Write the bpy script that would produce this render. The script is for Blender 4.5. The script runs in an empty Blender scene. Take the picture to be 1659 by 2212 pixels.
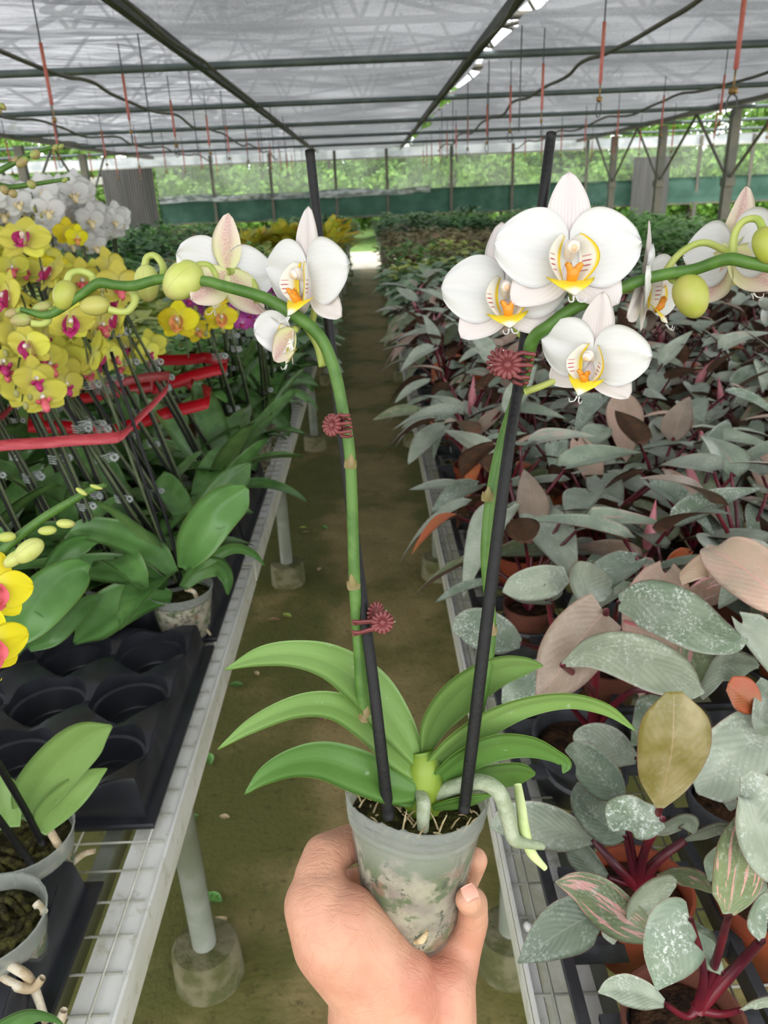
import bpy, math, random
import numpy as np
from mathutils import Matrix, Vector, noise as mnoise
random.seed(11); rng = np.random.default_rng(5)
SC = bpy.context.scene; COL = SC.collection
PI = math.pi
# ------------------------------------------------------------------ camera
F = 1640.0; HC = 1.6
def cray(px, py): return np.array([(px-829.5)/F, -(py-1106)/F, -1.0])
_vy = cray(793, 412); _n = np.cross(cray(1793, 371), _vy); _n /= np.linalg.norm(_n)
if _n[1] < 0: _n = -_n
_vy /= np.linalg.norm(_vy); _vx = np.cross(_vy, _n)
R = np.array([_vx, _vy, _n])                      # world = R @ camera
CAMP = np.array([0, 0, HC])
def P(px, py, d): return R @ (cray(px, py)*d) + CAMP        # pixel + distance -> place
def onz(px, py, z):
    r = R @ cray(px, py); return r*((z-HC)/r[2]) + CAMP
def ony(px, py, Y):
    r = R @ cray(px, py); return r*(Y/r[1]) + CAMP
def dz(px, py, z):
    r = R @ cray(px, py); return (z-HC)/r[2]
cam = bpy.data.cameras.new('camera'); camo = bpy.data.objects.new('camera', cam); COL.objects.link(camo)
M4 = Matrix.Identity(4)
for i in range(3):
    for j in range(3): M4[i][j] = R[i][j]
M4[2][3] = HC
camo.matrix_world = M4
cam.sensor_fit = 'VERTICAL'; cam.sensor_height = 36; cam.sensor_width = 27; cam.lens = F/2212*36
cam.clip_start = .02; cam.clip_end = 300
cam.dof.use_dof = True; cam.dof.focus_distance = .50; cam.dof.aperture_fstop = cam.lens*.001/.0016
SC.camera = camo
# ------------------------------------------------------------------ materials
def S(r, g, b):
    f = lambda c: (c/255/12.92) if c/255 <= .04045 else ((c/255+.055)/1.055)**2.4
    return (f(r), f(g), f(b), 1)
class NT:
    def __init__(s, name):
        s.m = bpy.data.materials.new(name); s.m.use_nodes = True; s.t = s.m.node_tree; s.t.nodes.clear()
        s.out = s.n('ShaderNodeOutputMaterial')
    def n(s, typ, ins=None, **kw):
        nd = s.t.nodes.new(typ)
        for k, v in kw.items(): setattr(nd, k, v)
        if ins:
            for k, v in ins.items(): s.set(nd, k, v)
        return nd
    def set(s, nd, k, v):
        sock = nd.inputs[k]
        if hasattr(v, 'bl_rna') and isinstance(v, bpy.types.NodeSocket): s.t.links.new(v, sock)
        else: sock.default_value = v
    def mix(s, f, a, b, mode='MIX'):
        nd = s.n('ShaderNodeMix', data_type='RGBA', blend_type=mode)
        for k, v in ((0, f), (6, a), (7, b)): s.set(nd, k, v)
        return nd.outputs[2]
    def math(s, op, a, b=0.0, c=None, clamp=False):
        nd = s.n('ShaderNodeMath', operation=op, use_clamp=clamp); s.set(nd, 0, a); s.set(nd, 1, b)
        if c is not None: s.set(nd, 2, c)
        return nd.outputs[0]
    def step(s, v, lo, hi, a=0.0, b=1.0):
        nd = s.n('ShaderNodeMapRange', interpolation_type='SMOOTHSTEP')
        for k, x in ((0, v), (1, lo), (2, hi), (3, a), (4, b)): s.set(nd, k, x)
        return nd.outputs[0]
    def coord(s, kind='Object', scale=(1, 1, 1), loc=None):
        o = s.n('ShaderNodeTexCoord').outputs[kind]
        mp = s.n('ShaderNodeMapping'); s.set(mp, 0, o); mp.inputs[3].default_value = scale
        if loc is not None: s.set(mp, 1, loc)
        return mp.outputs[0]
    def noise(s, vec, scale, detail=3.0, rough=.55, dist=0.0):
        nd = s.n('ShaderNodeTexNoise'); s.set(nd, 'Vector', vec)
        nd.inputs['Scale'].default_value = scale; nd.inputs['Detail'].default_value = detail
        nd.inputs['Roughness'].default_value = rough; nd.inputs['Distortion'].default_value = dist
        return nd.outputs[0]
    def rnd(s): return s.n('ShaderNodeObjectInfo').outputs['Random']
    def uv(s):
        u = s.n('ShaderNodeSeparateXYZ'); s.set(u, 0, s.n('ShaderNodeTexCoord').outputs['UV']); return u.outputs[0], u.outputs[1]
    def bump(s, h, strength=.3, dist=.01):
        b = s.n('ShaderNodeBump'); s.set(b, 'Height', h); b.inputs['Strength'].default_value = strength; b.inputs['Distance'].default_value = dist
        return b.outputs[0]
    def pr(s, col, rough=.5, spec=.5, normal=None, metal=0.0, **kw):
        p = s.n('ShaderNodeBsdfPrincipled'); s.set(p, 'Base Color', col); s.set(p, 'Roughness', rough)
        p.inputs['Specular IOR Level'].default_value = spec; p.inputs['Metallic'].default_value = metal
        if normal is not None: s.set(p, 'Normal', normal)
        for k, v in kw.items(): s.set(p, k.replace('_', ' '), v)
        return p.outputs[0]
    def mixs(s, f, a, b):
        nd = s.n('ShaderNodeMixShader'); s.set(nd, 0, f); s.set(nd, 1, a); s.set(nd, 2, b); return nd.outputs[0]
    def transl(s, col, w=.3, base=None):
        tr = s.n('ShaderNodeBsdfTranslucent'); s.set(tr, 0, col); return s.mixs(w, base, tr.outputs[0])
    def end(s, sh): s.t.links.new(sh, s.out.inputs[0]); return s.m
def pmat(name, c1, c2=None, scale=20, rough=.5, spec=.5, lo=.4, hi=.6, bump=0, bscale=None, trans=0, rv=0, metal=0, stretch=(1, 1, 1), detail=4, kind='Object'):
    t = NT(name); co = t.coord(kind, stretch); col = c1
    if c2 is not None: col = t.mix(t.step(t.noise(co, scale, detail), lo, hi), c1, c2)
    if rv:
        k = t.math('MULTIPLY_ADD', t.rnd(), 2*rv, 1-rv); cc = t.n('ShaderNodeCombineColor')
        for i in range(3): t.set(cc, i, k)
        col = t.mix(1.0, col, cc.outputs[0], 'MULTIPLY')
    nm = t.bump(t.noise(co, bscale or scale*3, 4), bump) if bump else None
    sh = t.pr(col, rough, spec, nm, metal)
    if trans: sh = t.transl(col, trans, sh)
    return t.end(sh)
def petal_mat(name, c_out, c_base, vein=.0, vcol=None, trans=.35):
    t = NT(name); u, v = t.uv(); co = t.coord('Object')
    col = t.mix(t.step(u, .0, .45), c_base, c_out)
    w = t.math('SINE', t.math('MULTIPLY', v, 75.0)); 
    f = t.math('MULTIPLY', t.step(w, .2, 1.0), t.step(u, .95, .25))
    if vcol: col = t.mix(t.math('MULTIPLY', f, vein), col, vcol)
    h = t.math('ADD', t.math('MULTIPLY', w, .25), t.noise(co, 90, 3))
    sh = t.pr(col, .5, .25, t.bump(h, .05, .004))
    return t.end(t.transl(col, trans, sh))
M = {}
M['petal'] = petal_mat('white_petal', S(240,240,240), S(234,234,232), .10, S(215,205,212))
M['sepal'] = petal_mat('white_sepal', S(240,236,237), S(234,222,228), .35, S(222,190,206))
def sepalback():
    t = NT('sepal_back'); u, v = t.uv(); co = t.coord('Object')
    e = t.math('ABSOLUTE', t.math('SUBTRACT', v, .5))
    col = t.mix(t.step(u, .05, .9), S(234,236,178), S(240,224,210))
    col = t.mix(t.math('MULTIPLY', t.step(e, .35, .05), t.step(t.noise(co, 60), .35, .65)), col, S(216,158,166))
    return t.end(t.transl(col, .3, t.pr(col, .5, .3)))
M['sepalb'] = sepalback()
def lobe_mat():
    t = NT('lip_side_lobe'); u, v = t.uv()
    col = t.mix(t.step(v, .68, .9), S(247,245,236), S(250,222,56))
    w = t.step(t.math('SINE', t.math('MULTIPLY', u, 60.0)), .45, .9)
    f = t.math('MULTIPLY', w, t.math('MULTIPLY', t.step(v, .05, .16), t.step(v, .62, .45)))
    f = t.math('MULTIPLY', f, t.step(u, .62, .5)); f = t.math('MULTIPLY', f, t.step(u, .18, .26))
    col = t.mix(f, col, S(196,84,92))
    return t.end(t.transl(col, .3, t.pr(col, .45, .3)))
M['lobe'] = lobe_mat()
def mid_mat():
    t = NT('lip_mid_lobe'); u, v = t.uv()
    e = t.math('ABSOLUTE', t.math('SUBTRACT', v, .5))
    col = t.mix(t.step(t.math('ADD', t.math('SUBTRACT', u, .35), t.math('MULTIPLY', e, -.6)), .0, .34), S(250,226,64), S(250,247,230))
    return t.end(t.transl(col, .25, t.pr(col, .45, .3)))
M['midlobe'] = mid_mat()
M['callus'] = pmat('lip_callus', S(236,170,24), S(214,110,50), 260, .45)
M['column'] = pmat('column', S(248,246,242), S(240,222,210), 80, .4, trans=.15)
M['anther'] = pmat('anther', S(226,178,140), S(240,205,170), 200, .5)
def leaf_mat(name, c1, c2, rough=.38, rib=S(150,185,90), trans=.18, edge=None, ribf=.5, rv=.15, spec=.5):
    t = NT(name); u, v = t.uv(); co = t.coord('Object')
    e = t.math('ABSOLUTE', t.math('SUBTRACT', v, .5))
    col = t.mix(t.step(t.noise(co, 9, 3), .35, .65), c1, c2)
    col = t.mix(t.math('MULTIPLY', t.step(t.noise(t.coord('UV', (4, 60, 1)), 1.5, 2), .35, .7), .25), col, rib)
    if edge: col = t.mix(t.step(e, .475, .495), col, edge)
    col = t.mix(t.math('MULTIPLY', t.step(e, .014, .004), ribf), col, rib)
    k = t.math('MULTIPLY_ADD', t.rnd(), 2*rv, 1-rv); cc = t.n('ShaderNodeCombineColor')
    for i in range(3): t.set(cc, i, k)
    col = t.mix(1.0, col, cc.outputs[0], 'MULTIPLY')
    col = t.mix(t.math('MULTIPLY', t.step(t.noise(co, 160, 2), .70, .78), .35), col, S(190,205,180))
    sh = t.pr(col, rough, spec, t.bump(t.noise(co, 130, 3), .08, .004))
    return t.end(t.transl(col, trans, sh))
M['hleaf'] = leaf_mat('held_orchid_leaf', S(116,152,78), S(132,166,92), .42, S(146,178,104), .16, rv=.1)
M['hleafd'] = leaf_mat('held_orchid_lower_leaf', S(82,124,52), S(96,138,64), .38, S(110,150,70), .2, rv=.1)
M['hleafb'] = leaf_mat('held_orchid_leaf_back', S(104,150,34), S(120,164,46), .5, S(140,178,80), .25)
M['oleaf'] = leaf_mat('orchid_leaf', S(76,118,58), S(98,142,76), .33, S(96,136,74), .12, edge=S(110,130,60), rv=.25)
M['oleafb'] = leaf_mat('orchid_leaf_back', S(96,130,68), S(112,146,82), .45, S(110,140,80), .15)
def philo(name, c1, c2, speck=.25, pink=.0, rib=S(160,165,150), brown=0.0, rough=.36, sc=1.0):
    t = NT(name); u, v = t.uv(); r = t.rnd()
    vec = t.n('ShaderNodeVectorMath', operation='ADD'); t.set(vec, 0, t.n('ShaderNodeTexCoord').outputs['Object'])
    off = t.n('ShaderNodeCombineXYZ')
    for i, k in enumerate((37., 11., 23.)): t.set(off, i, t.math('MULTIPLY', r, k))
    t.set(vec, 1, off.outputs[0]); co = vec.outputs[0]
    e = t.math('ABSOLUTE', t.math('SUBTRACT', v, .5))
    col = t.mix(t.step(t.noise(co, 4*sc, 3), .35, .65), c1, c2)
    if brown: col = t.mix(t.math('MULTIPLY', t.step(t.math('FRACT', t.math('MULTIPLY', r, 7.3)), .84, .88), brown), col, S(150,112,88))
    if pink:
        nz = t.math('ADD', t.noise(t.coord('UV', (1.2, 5, 1), off.outputs[0]), 2.2, 2), t.math('MULTIPLY', t.math('FRACT', t.math('MULTIPLY', r, 13.7)), .16))
        col = t.mix(t.math('MULTIPLY', t.step(nz, .70, .73), pink), col, S(232,160,162))
    if speck:
        a = t.step(t.noise(co, 42*sc, 4, .75), .50, .62); b = t.step(t.noise(co, 5*sc, 2), .38, .60)
        col = t.mix(t.math('MULTIPLY', t.math('MULTIPLY', a, b), speck), col, S(205,212,204))
    col = t.mix(t.math('MULTIPLY', t.step(e, .018, .006), .45), col, rib)
    col = t.mix(t.math('MULTIPLY', t.step(e, .48, .497), .5), col, S(150,90,90))
    k = t.math('MULTIPLY_ADD', t.math('FRACT', t.math('MULTIPLY', r, 3.1)), .5, .75); cc = t.n('ShaderNodeCombineColor')
    for i in range(3): t.set(cc, i, k)
    col = t.mix(1.0, col, cc.outputs[0], 'MULTIPLY')
    sv = t.math('SINE', t.math('MULTIPLY', t.math('ADD', u, t.math('MULTIPLY', e, -.8)), 70.0))
    sh = t.pr(col, rough, .5, t.bump(t.math('ADD', t.math('MULTIPLY', sv, .3), t.noise(co, 70, 3)), .10, .006))
    return t.end(t.transl(col, .08, sh))
for _sx, _sc in (('', 1.0), ('_h', 6.0)):
    B = .9 if not _sx else 0.0  # bench leaves coloured lighter than the front ones, making up for weaker light
    M['ph'+_sx] = philo('philodendron_leaf'+_sx, S(*[c+(14 if not _sx else 0) for c in (142,152,134)]), S(*[c+(14 if not _sx else 0) for c in (160,170,150)]), .55, .8 if not _sx else 0, brown=B, sc=_sc)
    M['phg'+_sx] = philo('philodendron_green_leaf'+_sx, S(*[c+(16 if not _sx else 0) for c in (136,148,128)]), S(*[c+(16 if not _sx else 0) for c in (158,168,148)]), .6, .0, sc=_sc)
    M['phd'+_sx] = philo('philodendron_dark_leaf'+_sx, S(*[c+(18 if not _sx else 0) for c in (104,120,100)]), S(*[c+(18 if not _sx else 0) for c in (124,138,116)]), .35, .2 if not _sx else 0, sc=_sc)
    M['phs'+_sx] = philo('philodendron_speckled_leaf'+_sx, S(118,136,114), S(140,154,134), 1.0, .0, sc=_sc)
    M['pho'+_sx] = philo('philodendron_olive_leaf'+_sx, S(176,162,116), S(134,124,58), .12, .0, rib=S(200,170,130), sc=_sc)
    M['phol'+_sx] = philo('philodendron_olive_streaked_leaf'+_sx, S(104,118,84), S(122,134,96), .35, .6, sc=_sc)
    M['phb'+_sx] = philo('philodendron_brown_leaf'+_sx, S(146,128,112), S(160,142,124), .12, .0, rib=S(200,160,140), sc=_sc)
    M['phpk'+_sx] = philo('philodendron_rosy_leaf'+_sx, S(192,160,142), S(178,156,134), .2, .0, rib=S(226,150,150), sc=_sc)
    M['phr'+_sx] = philo('philodendron_orange_leaf'+_sx, S(190,92,52), S(176,104,56), .0, .0, rib=S(200,110,80), sc=_sc)
M['phu'] = pmat('philodendron_leaf_back', S(120,84,66), S(96,76,62), 12, .5, rv=.3, trans=.1)
M['pstem'] = pmat('philodendron_petiole', S(106,28,40), S(74,24,36), 12, .35, rv=.25)
M['pinkbud'] = pmat('pink_new_leaf', S(226,150,158), S(214,120,130), 20, .4, trans=.15)
M['dstem'] = pmat('dark_spike', S(58,70,38), S(72,84,48), 40, .5)
M['stem'] = pmat('spike_green', S(64,102,32), S(80,118,44), 70, .5, bump=.08)
M['pedicel'] = pmat('pedicel', S(148,168,72), S(176,186,100), 40, .5)
def bud_mat():
    t = NT('bud'); u, v = t.uv(); co = t.coord('Object')
    col = t.mix(t.step(t.noise(co, 50, 3), .38, .62), S(184,194,98), S(202,208,124))
    col = t.mix(t.math('MULTIPLY', t.step(u, .6, 1.0), .7), col, S(160,136,104))
    s3 = t.math('ABSOLUTE', t.math('SINE', t.math('MULTIPLY', v, 3*PI)))
    col = t.mix(t.math('MULTIPLY', t.step(s3, .08, .0), .8), col, S(180,150,110))
    return t.end(t.transl(col, .1, t.pr(col, .45, .4)))
M['bud'] = bud_mat()
M['budr'] = pmat('green_bud', S(158,166,64), S(172,168,88), 30, .45)
M['budg'] = pmat('small_bud', S(150,166,84), S(160,140,96), 60, .5)
M['bract'] = pmat('bract', S(142,122,88), S(124,116,64), 60, .6)
M['crown'] = pmat('crown', S(138,162,58), S(104,142,50), 45, .42, trans=.15)
M['root'] = pmat('aerial_root', S(138,150,120), S(168,176,152), 60, .55, bump=.25)
M['roottip'] = pmat('root_tip', S(178,196,128), S(196,208,150), 60, .5)
M['rootdry'] = pmat('dry_root', S(176,156,124), S(206,196,174), 50, .7, bump=.3)
M['stake'] = pmat('black_stake', S(15,15,17), S(20,20,22), 120, .5, .3, bump=.1)
M['clip'] = pmat('clip_plastic', S(106,46,48), S(120,56,56), 60, .45)
M['steel'] = pmat('spring_steel', S(225,225,225), rough=.25, metal=1.0)
M['clearclip'] = pmat('clear_clip', S(120,128,124), S(170,176,172), 80, .2)
def potm(rim0=.082, rim1=.086):
    t = NT('clear_pot_plastic'); co = t.coord('Object'); tr = t.n('ShaderNodeBsdfTransparent'); tr.inputs[0].default_value = (.93, .94, .93, 1)
    f = t.math('MULTIPLY_ADD', t.noise(t.coord('Object', (1, 1, .35)), 60, 4), .12, -.02)
    lw = t.n('ShaderNodeLayerWeight'); lw.inputs[0].default_value = .35
    sz = t.n('ShaderNodeSeparateXYZ'); t.set(sz, 0, co)
    f = t.math('ADD', f, t.step(sz.outputs[2], rim0, rim1, 0, .28))
    f = t.math('ADD', f, t.math('MULTIPLY', lw.outputs[1], .12), clamp=True)
    p = t.pr(S(206,210,204), .22, .5); p2 = t.transl(S(206,210,204), .4, p)
    return t.end(t.mixs(f, tr.outputs[0], p2))
M['pot'] = potm()
M['heldpot'] = potm(.060, .085)
def corem():
    t = NT('mossy_potting_mix'); co = t.coord('Object')
    col = t.mix(t.step(t.noise(co, 55, 5, .65), .35, .65), S(150,134,126), S(186,176,156))
    col = t.mix(t.step(t.noise(co, 36, 4), .54, .62), col, S(140,106,84))
    sx = t.n('ShaderNodeSeparateXYZ'); t.set(sx, 0, co)
    g = t.math('ADD', t.noise(co, 42, 5, .7), t.math('MULTIPLY', sx.outputs[2], 1.5))
    col = t.mix(t.math('MULTIPLY', t.step(g, .56, .66), .9), col, S(84,104,56))
    col = t.mix(t.math('MULTIPLY', t.step(t.noise(co, 130, 5, .75), .54, .60), t.step(t.noise(co, 30, 3), .42, .55)), col, S(46,58,34))
    return t.end(t.pr(col, .8, .2, t.bump(t.noise(co, 150, 4), .4, .004)))
M['core'] = corem()
M['moss'] = pmat('moss', S(74,72,38), S(46,42,26), 90, .95, bump=.8, spec=.1)
M['fleck'] = pmat('dry_moss', S(206,188,150), S(172,150,112), 120, .9)
M['soil'] = pmat('soil', S(72,52,36), S(40,30,24), 60, .95, bump=.8, spec=.1)
M['blackp'] = pmat('black_tray_plastic', S(30,31,36), S(40,41,47), 14, .34, rv=.05)
M['greyp'] = pmat('dusty_black_plastic', S(66,68,72), S(48,50,54), 25, .5)
M['terra'] = pmat('terracotta_pot', S(142,66,38), S(122,56,34), 18, .55, rv=.1)
M['brownp'] = pmat('brown_pot', S(104,62,48), S(88,52,42), 18, .45)
def alum():
    t = NT('weathered_aluminium'); co = t.coord('Object')
    col = t.mix(t.step(t.noise(t.coord('Object', (1, .35, 1)), 18, 5), .4, .62), S(232,232,228), S(218,218,208))
    col = t.mix(t.math('MULTIPLY', t.step(t.noise(co, 30, 5, .7), .54, .68), .55), col, S(168,166,130))
    col = t.mix(t.math('MULTIPLY', t.step(t.noise(co, 5, 5, .7), .66, .74), .6), col, S(160,130,90))
    return t.end(t.pr(col, .5, .5, t.bump(t.noise(co, 60, 4), .1, .004), .0))
M['alum'] = alum()
M['alumw'] = pmat('chalky_bench_slat', S(238,238,222), S(216,216,190), 22, .7, bump=.15)
M['wire'] = pmat('mesh_wire', S(226,226,214), S(202,202,186), 20, .5)
M['leg'] = pmat('bench_leg_pipe', S(134,138,126), S(116,122,104), 9, .5, metal=.2)
M['conc'] = pmat('mossy_concrete', S(116,112,84), S(84,86,48), 16, .95, bump=.6)
def floorm():
    t = NT('mossy_floor'); co = t.coord('Object')
    a = t.noise(co, 1.6, 6, .62); b = t.noise(co, 7, 5, .65)
    col = t.mix(t.step(b, .35, .65), S(138,122,78), S(156,140,94))
    sx = t.n('ShaderNodeSeparateXYZ'); t.set(sx, 0, co)
    edge = t.step(t.math('ABSOLUTE', t.math('ADD', sx.outputs[0], .02)), .10, .32)
    g = t.math('ADD', t.math('MULTIPLY', edge, .16), a)
    col = t.mix(t.step(g, .46, .66), col, S(98,100,50))
    col = t.mix(t.math('MULTIPLY', t.step(t.noise(co, 38, 5, .7), .55, .68), .6), col, S(70,66,40))
    return t.end(t.pr(col, t.step(b, .3, .7, .55, .8), .35, t.bump(t.noise(co, 55, 5), .35, .01)))
M['floor'] = floorm()
M['ground'] = pmat('pale_yard_ground', S(214,206,190), S(196,186,164), 2, .9)
M['grassy'] = pmat('field_grass', S(96,130,60), S(120,146,76), 2, .9)
def cloth(name, tr, dark, light, fold_shade=0):
    t = NT(name); co = t.coord('Object'); tp = t.n('ShaderNodeBsdfTransparent')
    weave = t.noise(t.coord('Object', (30, 8, 1)), 2.5, 4, .75); big = t.noise(co, .9, 4, .6); rip = t.noise(t.coord('Object', (.6, 3.0, 1)), 2.0, 4, .65)
    k = t.math('ADD', t.math('ADD', t.math('MULTIPLY', big, .45), t.math('MULTIPLY', weave, .3)), t.math('MULTIPLY', rip, .25))
    if fold_shade:  # light and dark of the gathered pleats painted into the cloth colour
        rot = t.n('ShaderNodeVectorRotate', rotation_type='Z_AXIS'); t.set(rot, 'Vector', co); rot.inputs['Angle'].default_value = -.35
        mp = t.n('ShaderNodeMapping'); t.set(mp, 0, rot.outputs[0]); mp.inputs[3].default_value = (.35, 7, 1)
        k = t.math('ADD', t.math('MULTIPLY', k, .35), t.math('MULTIPLY', t.noise(mp.outputs[0], 1.6, 5, .7), .65))
    f = t.step(k, .38, .62)
    col = t.mix(f, dark, light)
    d = t.pr(col, .8, .1); tl = t.transl(col, .75, d)
    return t.end(t.mixs(t.math('MULTIPLY', f, tr), tl, tp.outputs[0]))
M['cloth'] = cloth('shade_cloth', .045, S(96,97,98), S(122,123,124))
M['clothf'] = cloth('gathered_shade_cloth', .13, S(90,91,93), S(140,141,143), 1)
M['whiteband'] = pmat('white_film_band', S(226,228,230), S(206,210,212), 3, .5, trans=.7)
M['galv'] = pmat('painted_pipe', S(96,108,108), S(110,120,118), 5, .45, metal=.3)
M['dark'] = pmat('dark_gutter_rail', S(52,56,54), S(66,68,62), 4, .6)
M['post'] = pmat('galvanised_post', S(96,96,88), S(112,108,94), 4, .5, metal=.3)
M['hose'] = pmat('grey_hose', S(76,76,68), S(92,88,74), 6, .6)
M['wirek'] = pmat('hanger_wire', S(84,86,86), rough=.5, metal=.4)
M['redtube'] = pmat('faded_red_sleeve', S(196,104,92), S(212,130,116), 10, .5, rv=.1)
M['brass'] = pmat('brass_hook', S(176,136,70), S(150,120,70), 30, .4, metal=.5)
M['curtain'] = pmat('green_side_curtain', S(78,118,102), S(92,132,116), 3, .6, trans=.45)
M['greywall'] = pmat('grey_siding', S(84,84,82), S(98,96,92), 3, .7, stretch=(6, 1, .3))
M['trimw'] = pmat('pale_trim', S(196,196,186), S(180,180,168), 5, .6)
def film():
    t = NT('hazy_plastic_film'); tp = t.n('ShaderNodeBsdfTransparent'); tp.inputs[0].default_value = (.95, .97, .95, 1)
    f = t.step(t.noise(t.coord('Object', (1, 1, 1)), .9, 4), .3, .7, .10, .26)
    d = t.transl(S(220,225,220), .6, t.pr(S(220,225,220), .3, .5))
    return t.end(t.mixs(f, tp.outputs[0], d))
M['film'] = film()
M['sheet'] = pmat('white_plastic_sheet', S(214,220,218), S(150,160,156), 2.5, .3, trans=.35, stretch=(2, 1, 5))
M['ribbon'] = pmat('red_ribbon', S(206,18,38), S(188,14,32), 8, .4, trans=.25)
M['ribbonp'] = pmat('faded_ribbon', S(206,84,94), S(190,66,78), 30, .45, trans=.2, stretch=(1, 1, 6))
def skin():
    t = NT('skin'); co = t.coord('Object')
    col = t.mix(t.step(t.noise(co, 28, 4), .35, .65), S(206,156,130), S(194,140,116))
    col = t.mix(t.math('MULTIPLY', t.step(t.noise(co, 13, 3), .50, .66), .5), col, S(186,110,92))
    cr = t.noise(t.coord('Object', (40, 130, 40)), 1.6, 3, .6, 1.5); fine = t.noise(co, 700, 3)
    h = t.math('ADD', t.math('MULTIPLY', t.step(cr, .40, .52), .6), t.math('MULTIPLY', fine, .35))
    return t.end(t.pr(col, .48, .4, t.bump(h, .3, .002), Subsurface_Weight=.2, Subsurface_Radius=(.008, .003, .0015), Subsurface_Scale=.6))
M['skin'] = skin()
M['nail'] = pmat('fingernail', S(232,172,152), S(238,186,168), 40, .25)
M['hair'] = pmat('arm_hair', S(64,44,34), rough=.6)
def ypet(name, a, b, lipc=None):
    t = NT(name); u, v = t.uv(); co = t.coord('Object')
    col = t.mix(t.step(u, .0, .5), b, a); r = t.rnd()
    hs = t.n('ShaderNodeHueSaturation'); t.set(hs, 'Hue', t.math('MULTIPLY_ADD', r, .02, .492)); t.set(hs, 'Value', t.math('MULTIPLY_ADD', r, .2, .86)); t.set(hs, 'Color', col)
    col = hs.outputs[0]
    return t.end(t.transl(col, .35, t.pr(col, .5, .2)))
M['yel'] = ypet('yellow_petal', S(236,230,104), S(234,232,136))
M['yelb'] = ypet('bright_yellow_petal', S(248,234,52), S(242,232,100))
M['maglip'] = pmat('magenta_lip', S(192,44,118), S(160,24,90), 60, .5)
M['redlip'] = pmat('crimson_speckled_lip', S(206,40,76), S(240,150,150), 240, .45, lo=.45, hi=.6)
M['orlip'] = pmat('salmon_lip', S(226,130,90), S(232,170,90), 60, .5)
M['wht'] = petal_mat('plain_white_petal', S(252,252,251), S(251,249,248), .0, None, .45)
M['ylip'] = pmat('yellow_lip', S(242,214,140), S(246,236,206), 60, .5)
M['mag'] = ypet('magenta_petal', S(196,84,178), S(220,150,210))
def vary(name, a, b, c, rough=.5):
    t = NT(name); co = t.coord('Object'); r = t.rnd(); u, v = t.uv()
    col = t.mix(t.step(t.noise(co, 10, 3), .38, .62), a, b); col = t.mix(t.step(t.math('ADD', t.noise(co, 7, 2), t.math('MULTIPLY', r, .12)), .64, .70), col, c)
    k = t.math('MULTIPLY_ADD', r, .5, .75); cc = t.n('ShaderNodeCombineColor')
    for i in range(3): t.set(cc, i, k)
    col = t.mix(1.0, col, cc.outputs[0], 'MULTIPLY')
    return t.end(t.transl(col, .2, t.pr(col, rough, .4)))
M['f_green'] = vary('bright_foliage', S(98,150,72), S(122,170,92), S(80,128,62))
M['f_ivy'] = vary('grey_green_foliage', S(122,152,116), S(152,176,142), S(98,134,92))
M['f_var'] = vary('yellow_green_foliage', S(160,184,82), S(196,202,108), S(104,142,64))
M['f_crot'] = vary('croton_foliage', S(220,204,60), S(178,188,64), S(216,140,60))
M['f_red'] = vary('russet_foliage', S(134,124,82), S(152,144,98), S(146,94,76))
M['f_dark'] = vary('dark_foliage', S(66,106,60), S(84,126,76), S(56,94,54))
M['tree'] = vary('tree_foliage', S(100,142,56), S(136,172,78), S(74,114,48), .6)
M['bark'] = pmat('bark', S(92,80,64), S(70,60,48), 10, .9)
# ------------------------------------------------------------------ mesh helpers
class MB:
    def __init__(s): s.v = []; s.f = []; s.mi = []; s.uv = []
    def add(s, V, Fs, mi=0, UV=None):
        o = len(s.v); V = np.asarray(V, float).reshape(-1, 3); s.v += V.tolist()
        s.uv += (np.asarray(UV, float).reshape(-1, 2).tolist() if UV is not None else [[0, 0]]*len(V))
        s.f += [[i+o for i in f] for f in Fs]; s.mi += ([mi]*len(Fs) if isinstance(mi, int) else mi); return s
    def merge(s, o, T=None, mimap=None):
        V = np.array(o.v)
        if T is not None: T = np.array(T); V = V @ T[:3, :3].T + T[:3, 3]
        s.add(V, o.f, [mimap[m] if mimap else m for m in o.mi], o.uv); return s
    def mesh(s, name, mats, shift=None, smooth=True, sharp=0):
        me = bpy.data.meshes.new(name); V = np.array(s.v)
        if shift is not None: V = V - np.asarray(shift)
        me.from_pydata(V.tolist(), [], s.f)
        ul = me.uv_layers.new(name='UVMap'); li = np.empty(len(me.loops), dtype=np.int32); me.loops.foreach_get('vertex_index', li)
        ul.data.foreach_set('uv', np.array(s.uv)[li].astype(np.float32).ravel())
        for m in mats: me.materials.append(M[m] if isinstance(m, str) else m)
        me.polygons.foreach_set('material_index', np.array(s.mi, dtype=np.int32))
        if smooth: me.polygons.foreach_set('use_smooth', np.ones(len(s.f), dtype=bool))
        me.update()
        if sharp: me.set_sharp_from_angle(angle=math.radians(sharp))
        return me
def gridfaces(nu, nv, cu=False, cv=False, flip=False, off=0):
    fs = []
    for i in range(nu if cu else nu-1):
        for j in range(nv if cv else nv-1):
            a = i*nv+j; b = ((i+1) % nu)*nv+j; c = ((i+1) % nu)*nv+(j+1) % nv; d = i*nv+(j+1) % nv
            q = [a, b, c, d]
            if flip: q = q[::-1]
            fs.append([x+off for x in q])
    return fs
def guv(nu, nv): return [[i/(nu-1), j/(nv-1)] for i in range(nu) for j in range(nv)]
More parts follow.
